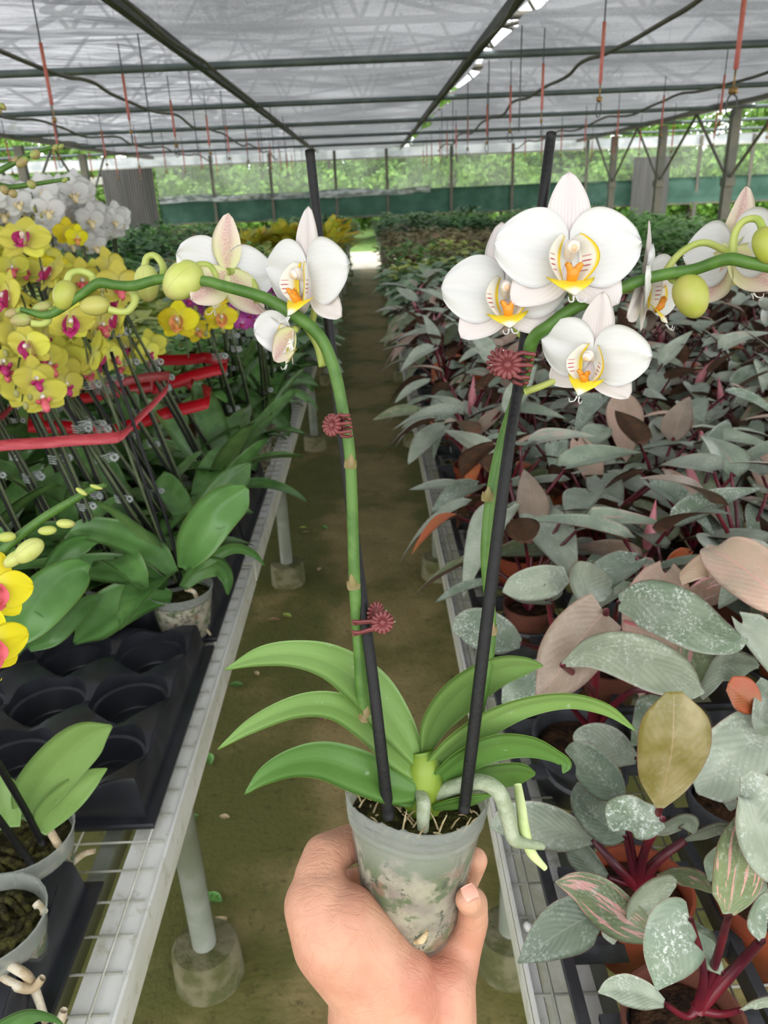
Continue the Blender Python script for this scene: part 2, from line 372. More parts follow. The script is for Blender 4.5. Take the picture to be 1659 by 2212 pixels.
def sheet(mb, G, th=.0008, mt=0, mbk=None):
    """thin blade with a real top and underside; the top faces along +normal"""
    G = np.asarray(G, float); nu, nv = G.shape[:2]
    du = np.gradient(G, axis=0); dv = np.gradient(G, axis=1); n = np.cross(du, dv); n /= (np.linalg.norm(n, axis=2, keepdims=True)+1e-12)
    w = np.ones((nu, nv, 1)); w[0] = w[-1] = 0.25; w[:, 0] = w[:, -1] = .25
    T = G+n*th*.5*w; B = G-n*th*.5*w
    V = np.concatenate([T.reshape(-1, 3), B.reshape(-1, 3)]); N = nu*nv
    fs = gridfaces(nu, nv); k1 = len(fs); fb = gridfaces(nu, nv, flip=True, off=N); fs += fb
    bd = [i*nv for i in range(nu)]+[(nu-1)*nv+j for j in range(1, nv)]+[i*nv+nv-1 for i in range(nu-2, -1, -1)]+[j for j in range(nv-2, 0, -1)]
    for a, b in zip(bd, bd[1:]+bd[:1]): fs.append([a, a+N, b+N, b][::-1])
    mbk = mt if mbk is None else mbk
    mb.add(V, fs, [mt]*k1+[mbk]*(len(fs)-k1), guv(nu, nv)*2); return mb
def spline(pts, n):
    p = np.asarray(pts, float); m = len(p)
    if m == 1: return np.repeat(p, n, 0)
    e = np.concatenate([[2*p[0]-p[1]], p, [2*p[-1]-p[-2]]]); t = np.linspace(0, m-1, n); i = np.clip(t.astype(int), 0, m-2); u = (t-i)[:, None]
    a, b, c, d = e[i], e[i+1], e[i+2], e[i+3]
    return .5*((2*b)+(-a+c)*u+(2*a-5*b+4*c-d)*u*u+(-a+3*b-3*c+d)*u**3)
def tube(mb, pts, r, n=8, mi=0, res=None, caps=True):
    p = spline(pts, res) if res else np.asarray(pts, float); k = len(p)
    r = np.full(k, r) if np.isscalar(r) else (np.interp(np.linspace(0, 1, k), np.linspace(0, 1, len(r)), r))
    t = np.gradient(p, axis=0); t /= (np.linalg.norm(t, axis=1, keepdims=True)+1e-12)
    a = np.array([0, 0, 1.0]) if abs(t[0][2]) < .9 else np.array([1.0, 0, 0]); nrm = np.cross(t[0], a); nrm /= np.linalg.norm(nrm)
    G = np.empty((k, n, 3)); an = np.arange(n)/n*2*PI
    for i in range(k):
        nrm = nrm-t[i]*np.dot(nrm, t[i]); nrm /= (np.linalg.norm(nrm)+1e-12); b = np.cross(t[i], nrm)
        G[i] = p[i]+r[i]*(np.cos(an)[:, None]*nrm+np.sin(an)[:, None]*b)
    fs = gridfaces(k, n, cv=True, flip=True)
    if caps: fs += [list(range(n)), [(k-1)*n+j for j in range(n)][::-1]]
    mb.add(G.reshape(-1, 3), fs, mi, [[i/(k-1), j/n] for i in range(k) for j in range(n)]); return mb
def box(mb, lo, hi, mi=0):
    x0, y0, z0 = lo; x1, y1, z1 = hi
    mb.add([[x0,y0,z0],[x1,y0,z0],[x1,y1,z0],[x0,y1,z0],[x0,y0,z1],[x1,y0,z1],[x1,y1,z1],[x0,y1,z1]],
           [[0,3,2,1],[4,5,6,7],[0,1,5,4],[1,2,6,5],[2,3,7,6],[3,0,4,7]], mi); return mb
def lathe(mb, prof, n=24, mi=0, c=(0, 0, 0), jag=0):
    G = np.empty((len(prof), n, 3)); an = np.arange(n)/n*2*PI
    for i, (r, z) in enumerate(prof): G[i] = np.stack([c[0]+r*np.cos(an), c[1]+r*np.sin(an), np.full(n, c[2]+z)], 1)
    mb.add(G.reshape(-1, 3), gridfaces(len(prof), n, cv=True, flip=True), mi, [[i/max(1, len(prof)-1), j/n] for i in range(len(prof)) for j in range(n)]); return mb
def ball(mb, c, r, axis=None, n=12, mi=0, lobes=0, tip=0):
    """ellipsoid; r scalar or (across, along); axis = direction of the long side"""
    ra, rl = (r, r) if np.isscalar(r) else r
    ax = np.array([0, 0, 1.0]) if axis is None else np.asarray(axis, float)/np.linalg.norm(axis)
    q = np.array([1.0, 0, 0]) if abs(ax[0]) < .8 else np.array([0, 1.0, 0]); e1 = np.cross(ax, q); e1 /= np.linalg.norm(e1); e2 = np.cross(ax, e1)
    m = n*2; k = n+1; G = np.empty((k, m, 3)); ph = np.arange(m)/m*2*PI
    for i in range(k):
        th = PI*i/n; z = -math.cos(th); rr = max(math.sin(th), 1e-3)*(1-tip*.35*(z+1)*.5)
        w = 1-lobes*(np.abs(np.cos(1.5*ph))**6)*math.sin(th)
        G[i] = np.asarray(c)+ax*z*rl+(rr*ra*w)[:, None]*(np.cos(ph)[:, None]*e1+np.sin(ph)[:, None]*e2)
    mb.add(G.reshape(-1, 3), gridfaces(k, m, cv=True, flip=True), mi, [[i/n, j/m] for i in range(k) for j in range(m)]); return mb
# ------------------------------------------------------------------ objects
ORG = {}
def empty(name, loc, label=None, cat=None, group=None):
    o = bpy.data.objects.new(name, None); COL.objects.link(o); o.location = loc; o.empty_display_size = .02; ORG[o.name] = np.array(loc, float)
    tag(o, label, cat, group); return o
def tag(o, label=None, cat=None, group=None, kind=None):
    if label: o['label'] = label
    if cat: o['category'] = cat
    if group: o['group'] = group
    if kind: o['kind'] = kind
    return o
def part(name, mb, mats, parent=None, smooth=True, local=False, label=None):
    """one mesh object; mesh given in world places unless local"""
    if isinstance(mats, str): mats = [mats]
    if parent is None:
        org = np.array(mb.v).mean(0); 
        o = bpy.data.objects.new(name, mb.mesh(name, mats, org, smooth)); o.location = org; ORG[o.name] = org
    else:
        org = np.zeros(3) if local else ORG[parent.name]
        o = bpy.data.objects.new(name, mb.mesh(name, mats, org, smooth)); o.parent = parent; ORG[o.name] = org
    if label: o['label'] = label
    COL.objects.link(o)
    return o
def inst(name, me, parent, T=None):
    o = bpy.data.objects.new(name, me); o.parent = parent; COL.objects.link(o)
    if T is not None: o.matrix_local = T
    return o
def struct(name, mb, mats, smooth=False):
    o = bpy.data.objects.new(name, mb.mesh(name, [mats] if isinstance(mats, str) else mats, None, smooth)); COL.objects.link(o); o['kind'] = 'structure'; return o
def copy_tree(o, parent=None):
    c = o.copy(); COL.objects.link(c)
    if parent is not None: c.parent = parent
    for ch in list(o.children): copy_tree(ch, c)
    return c
ORDW = 'first second third fourth fifth sixth seventh eighth ninth tenth eleventh twelfth thirteenth fourteenth fifteenth sixteenth seventeenth eighteenth nineteenth twentieth'.split()
def ordw(i):
    if i < 20: return ORDW[i]
    tens = ['twenty', 'thirty', 'forty', 'fifty'][(i+1)//10-2]
    return tens.replace('y', 'ieth') if (i+1) % 10 == 0 else tens+'-'+ORDW[(i+1) % 10-1]
def frame(c, zdir, up, s=1.0):
    z = np.asarray(zdir, float); z /= np.linalg.norm(z); u = np.asarray(up, float); x = np.cross(u, z); x /= np.linalg.norm(x); y = np.cross(z, x)
    T = Matrix.Identity(4)
    for i in range(3): T[i][0] = x[i]*s; T[i][1] = y[i]*s; T[i][2] = z[i]*s; T[i][3] = c[i]
    return T
def cdir(x, y, z): return R @ np.array([x, y, z], float)
# ================================================================== GREENHOUSE SHELL
ZC = 2.44; YB = 18.5
m = MB(); m.add([[-14,-4,0],[14,-4,0],[14,17.7,0],[-14,17.7,0]], [[0,1,2,3]]); struct('floor', m, 'floor')
m = MB(); m.add([[-60,17.7,-.01],[60,17.7,-.01],[60,23,-.01],[-60,23,-.01],[-60,-30,-.02],[60,-30,-.02],[60,17.7,-.02],[-60,17.7,-.02]], [[0,1,2,3],[4,5,6,7]]); struct('ground', m, 'ground')
m = MB(); m.add([[-120,23,-.02],[120,23,-.02],[120,160,6],[-120,160,6]], [[0,1,2,3]]); o = struct('field', m, 'grassy')
# shade cloth ceiling: three panels with a slit of sky between two of them
PIPEY = [-2.0, .9, 3.5, 6.1, 8.7, 11.3, 13.85, 16.4]
def clothgrid(x0, x1, y0, y1, nx, ny, fold=0, xr=None):
    G = np.empty((ny, nx, 3))
    for i, y in enumerate(np.linspace(y0, y1, ny)):
        xe = x1 if xr is None else xr(y)
        for j, t in enumerate(np.linspace(0, 1, nx)):
            x = x0+(xe-x0)*t; ph = ((y-.9) % 2.6)/2.6
            z = ZC+.045-.05*math.sin(PI*ph)*math.sin(PI*min(1, max(0, t)))+.03*mnoise.noise((x*.8, y*.5, 0))
            if fold: z += .035*mnoise.noise((x*.35, y*4.0+x*.9, 3))+.02*mnoise.noise((x*.5, y*9+x*2, 7))
            G[i, j] = (x, y, z)
    return G
def slit(y): return .885+.03*math.sin(y*1.9)
def cloth_panel(G, mat, n):
    mb = MB(); nu, nv = G.shape[:2]; mb.add(G.reshape(-1, 3), gridfaces(nu, nv), 0, guv(nu, nv)); o = struct('ceiling', mb, mat, True); return o
cloth_panel(clothgrid(-1.12, 0, -0.5, YB, 16, 120, xr=slit), 'cloth', 1)
cloth_panel(clothgrid(-5.1, -1.12, -0.5, YB, 40, 300, fold=1), 'clothf', 2)
G = clothgrid(.97, 5.2, -0.5, YB, 50, 120)
for i in range(G.shape[0]):
    y = G[i, 0, 1]; ph = ((y-.9) % 2.6)/2.6; G[i, 0, 0] = .925+.075*math.sin(PI*ph)**2*(1 if (int(y*3) % 5) else .2); 
cloth_panel(G, 'cloth', 3)
def pipe(name, a, b, r, mat, n=10, kind='structure', parent=None):
    mb = tube(MB(), [a, b], r, n); o = part(name, mb, mat, parent); 
    if kind and parent is None: o['kind'] = kind
    return o
for i, y in enumerate(PIPEY[1:]): pipe('ceiling_pipe', (-9, y, ZC), (12, y, ZC), .026, 'galv')
for x, r in ((-1.12, .022), (.785, .02)):
    mb = box(MB(), (x-r, -3, ZC-.02), (x+r, YB, ZC+.04)); struct('ceiling_rail', mb, 'dark')
for x in (-4.7, 4.7):
    mb = box(MB(), (x-.05, -3, ZC-.03), (x+.05, YB, ZC+.06)); struct('ceiling_beam', mb, 'post')
# roof trusses above the cloth, seen faintly through it
for y in (1.6, 4.2, 6.8, 9.4, 12.0, 14.6):
    mb = MB(); zt = ZC+.35
    tube(mb, [(-4.7, y, zt), (4.7, y, zt)], .03, 6); tube(mb, [(-4.7, y, zt), (-2.3, y, zt+.9), (0, y, zt+1.2), (2.3, y, zt+.9), (4.7, y, zt)], .03, 6, res=16)
    for k in range(-4, 5): tube(mb, [(k*1.1, y, zt), (k*1.1+.55, y, zt+1.2-.24*abs(k)*.9)], .02, 5); tube(mb, [(k*1.1, y, zt), (k*1.1-.55, y, zt+1.2-.24*abs(k)*.9)], .02, 5)
    struct('ceiling_truss', mb, 'post', True)
mb = MB()
for k in range(7):
    y = 1.6+2.6*k
    for sx in (-1, 1):
        tube(mb, [(sx*.2, y, ZC+.5), (sx*2.4, y+2.6, ZC+.5)], .02, 5); tube(mb, [(sx*2.4, y, ZC+.5), (sx*.2, y+2.6, ZC+.5)], .02, 5)
struct('ceiling_brace', mb, 'post', True)
# posts and knee braces along both gutters
def post_row(X, ys, side):
    for i, y in enumerate(ys):
        t = empty('support_post', (X, y, 0), f'grey steel support post under the {side} gutter, {ordw(i)} one back', 'post', f'support posts on the {side}')
        part('post', box(MB(), (X-.055, y-.055, 0), (X+.055, y+.055, ZC-.07)), 'post', t, False)
        for s in (-1, 1):
            part('brace', tube(MB(), [(X, y, 1.55), (X, y+s*1.28, ZC-.02)], .022, 6), 'post', t)
        part('bracket', box(MB(), (X-.065, y-.09, 1.48), (X+.065, y+.09, 1.58)), 'post', t, False)
post_row(4.7, [8.1, 10.7, 13.25, 15.8], 'right'); post_row(-4.9, [9.4, 12.0, 14.6], 'left')
# back wall: green curtain low, film window over it, pale rail, white film band above
def strip(x0, x1, z0, z1, n, amp, seed, y=YB, nz=6):
    G = np.empty((nz, n, 3))
    for j, x in enumerate(np.linspace(x0, x1, n)):
        for i, t in enumerate(np.linspace(0, 1, nz)): G[i, j] = (x, y+amp*mnoise.noise((x*1.3, t*1.5, seed)), z0+(z1-z0)*t+amp*.4*mnoise.noise((x*.9, seed, t)))
    return G
def xat(px, py=440): return ony(px, py, YB)[0]
XL = xat(343)
mb = sheet(MB(), strip(XL, 13, 1.08, 1.60, 200, .10, 2), .004); o = part('curtain', mb, 'curtain'); tag(o, 'long dark green side curtain stretched along the far end of the greenhouse', 'curtain')
mb = sheet(MB(), strip(XL+.02, xat(930), 1.50, 1.64, 160, .16, 9, YB-.1), .004); o = part('plastic_sheet', mb, 'sheet'); tag(o, 'crumpled white plastic sheet lying over the top edge of the green curtain', 'plastic sheet')
mb = MB(); mb.add([[XL, YB+.05, 1.55], [13, YB+.05, 1.55], [13, YB+.05, 2.27], [XL, YB+.05, 2.27]], [[0, 1, 2, 3]]); struct('window_1', mb, 'film')
mb = MB(); sheet(mb, strip(-9, 13, 2.27, 2.47, 120, .03, 4, YB+.03), .003); struct('window_2', mb, 'whiteband', True)
mb = box(MB(), (-9, YB-.02, 2.24), (13, YB+.04, 2.275)); struct('trim_1', mb, 'trimw')
mb = box(MB(), (XL, YB-.03, 1.04), (13, YB+.04, 1.075)); struct('trim_2', mb, 'post')
for i, px in enumerate((465, 590, 728, 838, 975, 1105, 1262, 1500, 1610)):
    x = xat(px); struct('trim_%d' % (3+i), box(MB(), (x-.03, YB-.04, .0), (x+.03, YB+.03, ZC)), 'post')
x0, x1 = xat(232), xat(342)
mb = MB(); n = 40
G = np.empty((2, n*2, 3))
for j in range(n*2):
    x = x0+(x1-x0)*j/(n*2-1); G[0, j] = (x, YB-.1+.02*(j % 4 < 2), 0); G[1, j] = (x, YB-.1+.02*(j % 4 < 2), 2.24)
sheet(mb, G, .01); struct('wall_back', mb, 'greywall')
mb = box(MB(), (xat(1352), YB-.35, 0), (xat(1428), YB-.31, 2.05)); o = part('dark_panel', mb, 'greywall', smooth=False); tag(o, 'dark grey mesh panel hanging in front of the green curtain between two posts', 'panel')
mb = box(MB(), (-9, YB-.05, 1.95), (x0, YB, 2.1)); struct('trim_20', mb, 'trimw')
mb = box(MB(), (-9, YB-.05, 1.0), (x0, YB, 1.5)); struct('wall_left', mb, 'greywall')
# trees outside
def tree_proto(seed, H, Wd):
    r = np.random.default_rng(seed); mb = MB()
    for c in range(26):
        th = r.uniform(0, 2*PI); hh = r.uniform(.12, .95); rad = Wd*(.95-.5*hh)*math.sqrt(r.uniform(.1, 1)); cen = np.array([math.cos(th)*rad, math.sin(th)*rad, H*hh])
        for q in range(85):
            d = r.normal(size=3); d /= np.linalg.norm(d); p = cen+d*r.uniform(.4, .95)*H*.15; a = r.normal(size=3); a /= np.linalg.norm(a); b = np.cross(a, d); b /= np.linalg.norm(b)+1e-9; s = r.uniform(.10, .2)
            mb.add([p-a*s, p+b*s*.6, p+a*s*1.1, p-b*s*.6], [[0, 1, 2, 3]], 0, [[0, .5], [.5, 1], [1, .5], [.5, 0]])
    return mb.mesh('foliage', ['tree'], None, False), tube(MB(), [(0, 0, -.3), (.05, 0, H*.4), (0, .1, H*.8)], [.18, .12, .04], 8, res=6).mesh('trunk', ['bark'])
TP = [tree_proto(1, 4.2, 2.2), tree_proto(2, 5.2, 2.6), tree_proto(3, 3.2, 2.4)]
k = 0
for row, (Y, n, x0_, x1_) in enumerate(((26, 18, -14, 17), (31, 18, -18, 21), (39, 16, -24, 28))):
    for i in range(n):
        x = x0_+(x1_-x0_)*(i+.5)/n+random.uniform(-.5, .5); s = random.uniform(.85, 1.1)*(.72+.16*row)
        t = empty('tree', (x, Y+random.uniform(-1, 1), 0), f'leafy green tree outside the far window, {ordw(i)} from the left in the {("nearest", "middle", "farthest")[row]} row', 'tree', 'trees outside the far end')
        t.rotation_euler = (0, 0, random.uniform(0, 6)); t.scale = (s, s, s)
        f, tr = TP[(i+row) % 3]; inst('foliage', f, t); inst('trunk', tr, t)
# hanging wires with red sleeves
def hook_proto():
    root = empty('hanging_hook', (0, 0, 0))
    part('wire', tube(MB(), [(0, 0, .26), (0, 0, .95)], .004, 5), 'wirek', root)
    part('red_sleeve', tube(MB(), [(0, 0, 0), (0, 0, .26)], .0085, 8), 'redtube', root)
    part('clasp', box(tube(MB(), [(0, 0, -.06), (0, 0, .0)], .0035, 5), (-.013, -.008, -.075), (.013, .008, -.055)), 'brass', root)
    part('hook', tube(MB(), [(0, 0, -.07), (.018, 0, -.09), (.018, 0, -.13), (0, 0, -.145), (-.018, 0, -.13), (-.018, 0, -.09), (0, 0, -.075)], .003, 5, res=16), 'wirek', root)
    return root
hk = hook_proto(); first = True; hk_all = []
for X, y0, n, z, nm in ((-1.5, 4.2, 11, 2.055, 'left aisle'), (1.16, 4.2, 11, 2.055, 'right aisle'), (1.72, 4.0, 1, 2.04, 'near right'), (-2.75, 6.3, 8, 2.03, 'middle left'), (2.7, 6.4, 8, 2.03, 'middle right'), (-3.9, 8.0, 6, 2.0, 'far left'), (3.95, 8.2, 6, 2.0, 'far right')):
    for i in range(n):
        o = hk if first else copy_tree(hk); first = False
        o.location = (X+random.uniform(-.02, .02), y0+1.29*i, z+random.uniform(-.02, .02)); o.rotation_euler = (0, random.uniform(-.01, .01), random.uniform(0, 3)); s = 1.35 if nm == 'near right' else 1; o.scale = (s, s, s)
        tag(o, f'hanging wire hook with faded red sleeve, {ordw(i)} from the front in the {nm} row' if n > 1 else 'largest red sleeved hanging hook, at the upper right, nearest of all', 'hook', 'red sleeved hooks under the roof')
for nm, X, ys in (('left', -1.25, 5.0), ('right', .95, 5.2), ('middle', -.98, 9.0)):
    for i in range(5):
        y = ys+1.3*i; o = part('wire', tube(MB(), [(X, y, 1.9), (X, y, ZC+.02)], .004, 5), 'wirek'); o.name = 'hanging_wire'
        tag(o, f'thin bare grey wire hanging from the roof, {ordw(i)} from the front beside the {nm} rail', 'wire', 'bare hanging wires')
# hoses looped along the roof
for i, (X, lab) in enumerate(((-1.9, 'wavy grey hose slung along the roof over the left bench'), (1.55, 'wavy grey hose slung along the roof over the right bench'), (-3.3, 'grey hose slung along the roof far to the left'), (3.2, 'grey hose slung along the roof far to the right'), (-1.02, 'dark hose tied along the left roof rail'), (.74, 'dark hose tied along the right roof rail'))):
    pts = []; zz = ZC-.05 if i < 4 else ZC-.03
    for q in range(60):
        y = 1+q*.29; pts.append((X+.05*mnoise.noise((q*.35, i, 0))*(1 if i < 4 else .5), y, zz-(.11 if i < 4 else .03)*abs(math.sin((y-.9)/2.6*PI))*(.6+.7*mnoise.noise((q*.2, i*3, 2)))))
    o = part('hose', tube(MB(), pts, .013 if i < 4 else .011, 7, res=240), 'hose'); tag(o, lab, 'hose')
# ================================================================== BENCHES
BZ = .75
def bench(xin, xout, y0, y1, label, legs, side):
    sg = 1 if xout > xin else -1
    t = empty('bench', (xin, y0, 0), label, 'bench')
    if side > 0:
        er = box(MB(), (xin, y0, BZ-.05), (xin+.004, y1, BZ+.012)); box(er, (xin, y0, BZ-.004), (xin+.016, y1, BZ)); box(er, (xin+.062, y0, BZ-.03), (xin+.078, y1, BZ-.001)); part('edge_rail', er, 'alum', t, False)
    else: part('edge_rail', box(box(MB(), (min(xin, xin+sg*.052), y0, BZ-.006), (max(xin, xin+sg*.052), y1, BZ)), (min(xin, xin-sg*.004), y0, BZ-.052), (max(xin, xin-sg*.004)+.0, y1, BZ+.004)), 'alum', t, False)
    w = MB(); n = 4
    for y in np.arange(y0+.025, min(y1, 6.0), .05): tube(w, [(xin+sg*.005, y, BZ+.004), (xout, y, BZ+.004)], .0021, 4)
    for x in np.arange(xin+sg*.026, xout, sg*.10): tube(w, [(x, y0, BZ+.0075), (x, y1, BZ+.0075)], .0016, 4)
    part('wire_mesh_top', w, 'wire', t)
    for k, x in enumerate((xin+sg*.085, xin+sg*.55, xin+sg*1.05, xout-sg*.02)): part('support_rail', box(MB(), (x-.012, y0, BZ-.035), (x+.012, y1, BZ-.002)), 'leg', t, False)
    for y in legs:
        for x in (xin+sg*.10, xout-sg*.12):
            part('cross_bar', tube(MB(), [(xin+sg*.06, y, BZ-.05), (xout, y, BZ-.05)], .018, 8), 'leg', t) if x == xin+sg*.10 else None
            l = part('leg', tube(MB(), [(x, y, .06), (x, y, BZ-.05)], .026, 14), 'leg', t)
            c = MB(); lathe(c, [(.001, 0), (.076, 0), (.073, .085), (.066, .097), (.04, .10), (.026, .10), (.001, .10)], 24, 0, (x, y, 0))
            o = part('concrete_foot', c, 'conc', t); o.data.set_sharp_from_angle(angle=.7); o.parent = l
            ORG[o.name] = ORG[t.name]
    return t
legY = [1.17, 3.02, 4.93, 6.8, 8.7, 10.6, 12.5, 14.4, 16.3]
bench(-.326, -1.9, -.4, 1.70, 'white metal bench nearest on the left of the aisle, with the empty black tray', [1.17], -1)
bench(-.326, -1.9, 1.715, 17.3, 'long white metal bench on the left behind the nearest one, carrying the orchids', legY[1:], -1)
rb = bench(.145, 2.2, -.4, 9.5, 'long white metal mesh bench right of the aisle, under the dark philodendrons', legY[:5], 1)
bench(.145, 2.2, 9.51, 17.3, 'far part of the right bench, under green foliage plants', legY[5:], 1)
bench(2.75, 4.4, 2.2, 17.3, 'second metal bench beyond the right one, standing under leafy green plants', [3.0, 5.0, 7, 9, 11, 13, 15], 1)
bench(-2.4, -4.4, 2.2, 17.3, 'second metal bench beyond the left one, at the left side', [3.0, 5.0, 7, 9, 11, 13, 15], -1)
# chalky ladder strip along the near right bench edge
mb = MB(); box(mb, (.163, .2, BZ-.022), (.204, 9.4, BZ-.006))
part('edge_gutter', mb, 'alumw', rb, False)
for i, y in enumerate((.66, 1.1, 1.9)): part('bolt', ball(MB(), (.160, y, BZ+.006), (.007, .006), None, 6), 'alum', rb)
# ================================================================== HELD WHITE ORCHID
def dep(y, off=0.0): return .462-.055*(1760-y)/1470+off
def Q(px, py, off=0.0): return P(px, py, dep(py, off))
def blade(pts, widths, tilt=.6, dip=.12, nu=26, nv=9, th=.0012, mt=0, mbk=1, roll=None, wav=0, seed=0):
    """strap or heart leaf along (px,py,distance) points; widths in pixels; tilt leans its cross line in depth"""
    c = []
    for (x, y, d) in pts: c.append(cray(x, y)*d)
    C = spline(c, nu); w = spline(np.array(widths, float)[:, None], nu)[:, 0].clip(.6)
    t = np.gradient(C, axis=0); G = np.empty((nu, nv, 3)); tl = np.interp(np.linspace(0, 1, nu), np.linspace(0, 1, len(tilt)), tilt) if not np.isscalar(tilt) else np.full(nu, tilt)
    for i in range(nu):
        d = -C[i][2]; wm = w[i]/F*d; q = np.array([-t[i][1], t[i][0], 0.0]); q /= np.linalg.norm(q)+1e-12
        if q[1] < 0 and mt == 0 and False: q = -q
        cr = q+np.array([0, 0, tl[i]]); nn = np.cross(t[i]/np.linalg.norm(t[i]), cr); nn /= np.linalg.norm(nn)+1e-12
        if nn[2] < 0: nn = -nn
        for j in range(nv):
            v = j/(nv-1)*2-1; G[i, j] = C[i]+cr*wm*.5*v-nn*dip*wm*(1-abs(v))**1.4+(nn*wav*wm*math.sin(i*.42+seed)*abs(v) if wav else 0)
    # face the top towards the viewer
    du = np.gradient(G, axis=0); dv = np.gradient(G, axis=1); n = np.cross(du, dv).mean((0, 1))
    if n[2] < 0: G = G[:, ::-1]
    Wd = G.reshape(-1, 3) @ R.T + CAMP
    return sheet(MB(), Wd.reshape(nu, nv, 3), th, mt, mbk)
base = Q(905, 1740)
orc = empty('potted_orchid', Q(890, 2005, .01), 'white moth orchid with two flower spikes in a clear pot, held up in the hand', 'orchid')
def D(py, o=0): return dep(py, o)
LV = [ # points, widths, tilt, material
 ([(908,1650,.452),(862,1570,.452),(800,1490,.452),(720,1432,.448),(640,1412,.444),(560,1418,.44),(485,1447,.436)], [26,66,84,66,50,36,2], .9, ('hleaf','hleafb')),
 ([(900,1672,.450),(850,1620,.448),(790,1560,.445),(720,1524,.442),(640,1526,.438),(545,1566,.434),(470,1619,.430)], [28,52,58,48,40,28,2], 1.0, ('hleaf','hleafb')),
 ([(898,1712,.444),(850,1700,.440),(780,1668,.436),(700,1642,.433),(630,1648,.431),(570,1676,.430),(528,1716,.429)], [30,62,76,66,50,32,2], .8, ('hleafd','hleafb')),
 ([(918,1625,.456),(945,1560,.457),(1000,1500,.457),(1070,1455,.456),(1130,1440,.455),(1173,1438,.454)], [24,74,98,82,50,3], .75, ('hleaf','hleafb')),
 ([(928,1655,.450),(985,1612,.448),(1060,1562,.446),(1140,1528,.443),(1230,1515,.440),(1310,1534,.437),(1373,1578,.434)], [30,68,74,58,42,28,2], .9, ('hleaf','hleafb')),
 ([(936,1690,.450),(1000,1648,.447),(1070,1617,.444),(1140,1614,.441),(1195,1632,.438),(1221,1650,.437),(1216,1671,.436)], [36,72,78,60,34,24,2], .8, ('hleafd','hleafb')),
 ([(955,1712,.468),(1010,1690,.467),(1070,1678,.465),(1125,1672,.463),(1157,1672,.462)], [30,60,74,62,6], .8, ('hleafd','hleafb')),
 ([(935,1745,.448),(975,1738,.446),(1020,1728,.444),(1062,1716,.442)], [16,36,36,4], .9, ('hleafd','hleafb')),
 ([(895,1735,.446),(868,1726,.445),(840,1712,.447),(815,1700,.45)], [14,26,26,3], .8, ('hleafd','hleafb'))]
for k, (pts, w, tl, mt) in enumerate(LV):
    o = part('leaf', blade(pts, w, tl, .10, 36, 11, .0016), list(mt), orc)
# crown of sheathing leaf bases
mb = MB()
tube(mb, [Q(912, 1765, -.002), Q(914, 1725, -.004), Q(918, 1690, -.004), Q(918, 1655, -.004), Q(912, 1622, -.002)], np.array([24, 35, 40, 38, 24])*dep(1700)/F, 16, 0, 24)
tube(mb, [Q(934, 1755, -.003), Q(950, 1715, -.004), Q(966, 1680, -.002), Q(985, 1650, 0)], np.array([14, 20, 17, 8])*dep(1700)/F, 12, 0, 14)
tube(mb, [Q(896, 1758, -.002), Q(882, 1722, -.003), Q(868, 1690, -.002), Q(850, 1665, 0)], np.array([14, 19, 16, 8])*dep(1700)/F, 12, 0, 14)
part('crown', mb, 'crown', orc)
def px(w, y, off=0): return w*dep(y, off)/F
# pot: a clear tapered cup with stacked rim ridges and a rough cut lip
rimc = Q(903, 1703); botc = P(884, 2010, dep(2010, .012)); ax = rimc-botc; hgt = np.linalg.norm(ax); ax /= hgt
e1 = R @ np.array([1.0, 0, 0]); e1 -= ax*np.dot(e1, ax); e1 /= np.linalg.norm(e1); e2 = np.cross(ax, e1)
r0, r1 = px(97, 2010), px(147, 1703)
def cup(prof, n, jag=0, sq=.06):
    G = np.empty((len(prof), n, 3)); an = np.arange(n)/n*2*PI
    for i, (r, h) in enumerate(prof):
        rr = r*(1+sq*np.abs(np.sin(2*(an+.5)))**1.0*(h/hgt)) 
        hh = np.full(n, h)
        if jag and i in (len(prof)//2-1, len(prof)//2): hh = h+jag*(np.sin(an*17)+np.sin(an*41+1)+np.sin(an*7+2))*.33
        G[i] = botc+ax*hh[:, None]+rr[:, None]*(np.cos(an)[:, None]*e1+np.sin(an)[:, None]*e2)
    return G
def rad(h): return r0+(r1-r0)*(h/hgt)
outer = [(.001, 0), (r0*.80, 0), (r0*.95, .003), (r0, .010)]+[(rad(h), h) for h in np.linspace(.016, hgt*.80, 9)]
for q in range(3):
    h = hgt*(.82+.05*q); outer += [(rad(h)+.0004, h), (rad(h)+.0014, h+hgt*.012), (rad(h)+.0004, h+hgt*.024)]
outer += [(rad(hgt)+.0006, hgt)]
inner = [(r-.0006, h) for r, h in outer[::-1][:-2]]
G = cup(outer+inner, 80, .0028)
mb = MB(); mb.add(G.reshape(-1, 3), gridfaces(len(G), 80, cv=True, flip=True), 0); part('pot', mb, 'heldpot', orc)
core = [(.001, .002), (r0*.78, .002), (r0*.93, .006)]+[(rad(h)-.0012, h) for h in np.linspace(.012, hgt*.84, 12)]+[(rad(hgt*.84)*.8, hgt*.87), (rad(hgt*.84)*.4, hgt*.865), (.0005, hgt*.86)]
G = cup(core, 64); 
for i in range(len(core)-3, len(core)):
    for j in range(64):
        G[i, j] += ax*.004*mnoise.noise(tuple(G[i, j]*180))
mb = MB(); mb.add(G.reshape(-1, 3), gridfaces(len(core), 64, cv=True, flip=True), [0]*0 or 0)
mb.mi = [1 if (k//64) >= len(core)-4 else 0 for k in range(len(mb.f))]
part('potting_mix', mb, ['core', 'moss'], orc)
mb = MB()
for q in range(70):
    a = random.uniform(0, 2*PI); rr = r1*random.uniform(.15, .86); c = botc+ax*hgt*.865+rr*(math.cos(a)*e1+math.sin(a)*e2)
    d = np.array([random.uniform(-1, 1) for _ in range(3)]); d /= np.linalg.norm(d); tube(mb, [c, c+d*.004+ax*.003, c+d*.008+ax*.004], [.0007, .0006, .0003], 5)
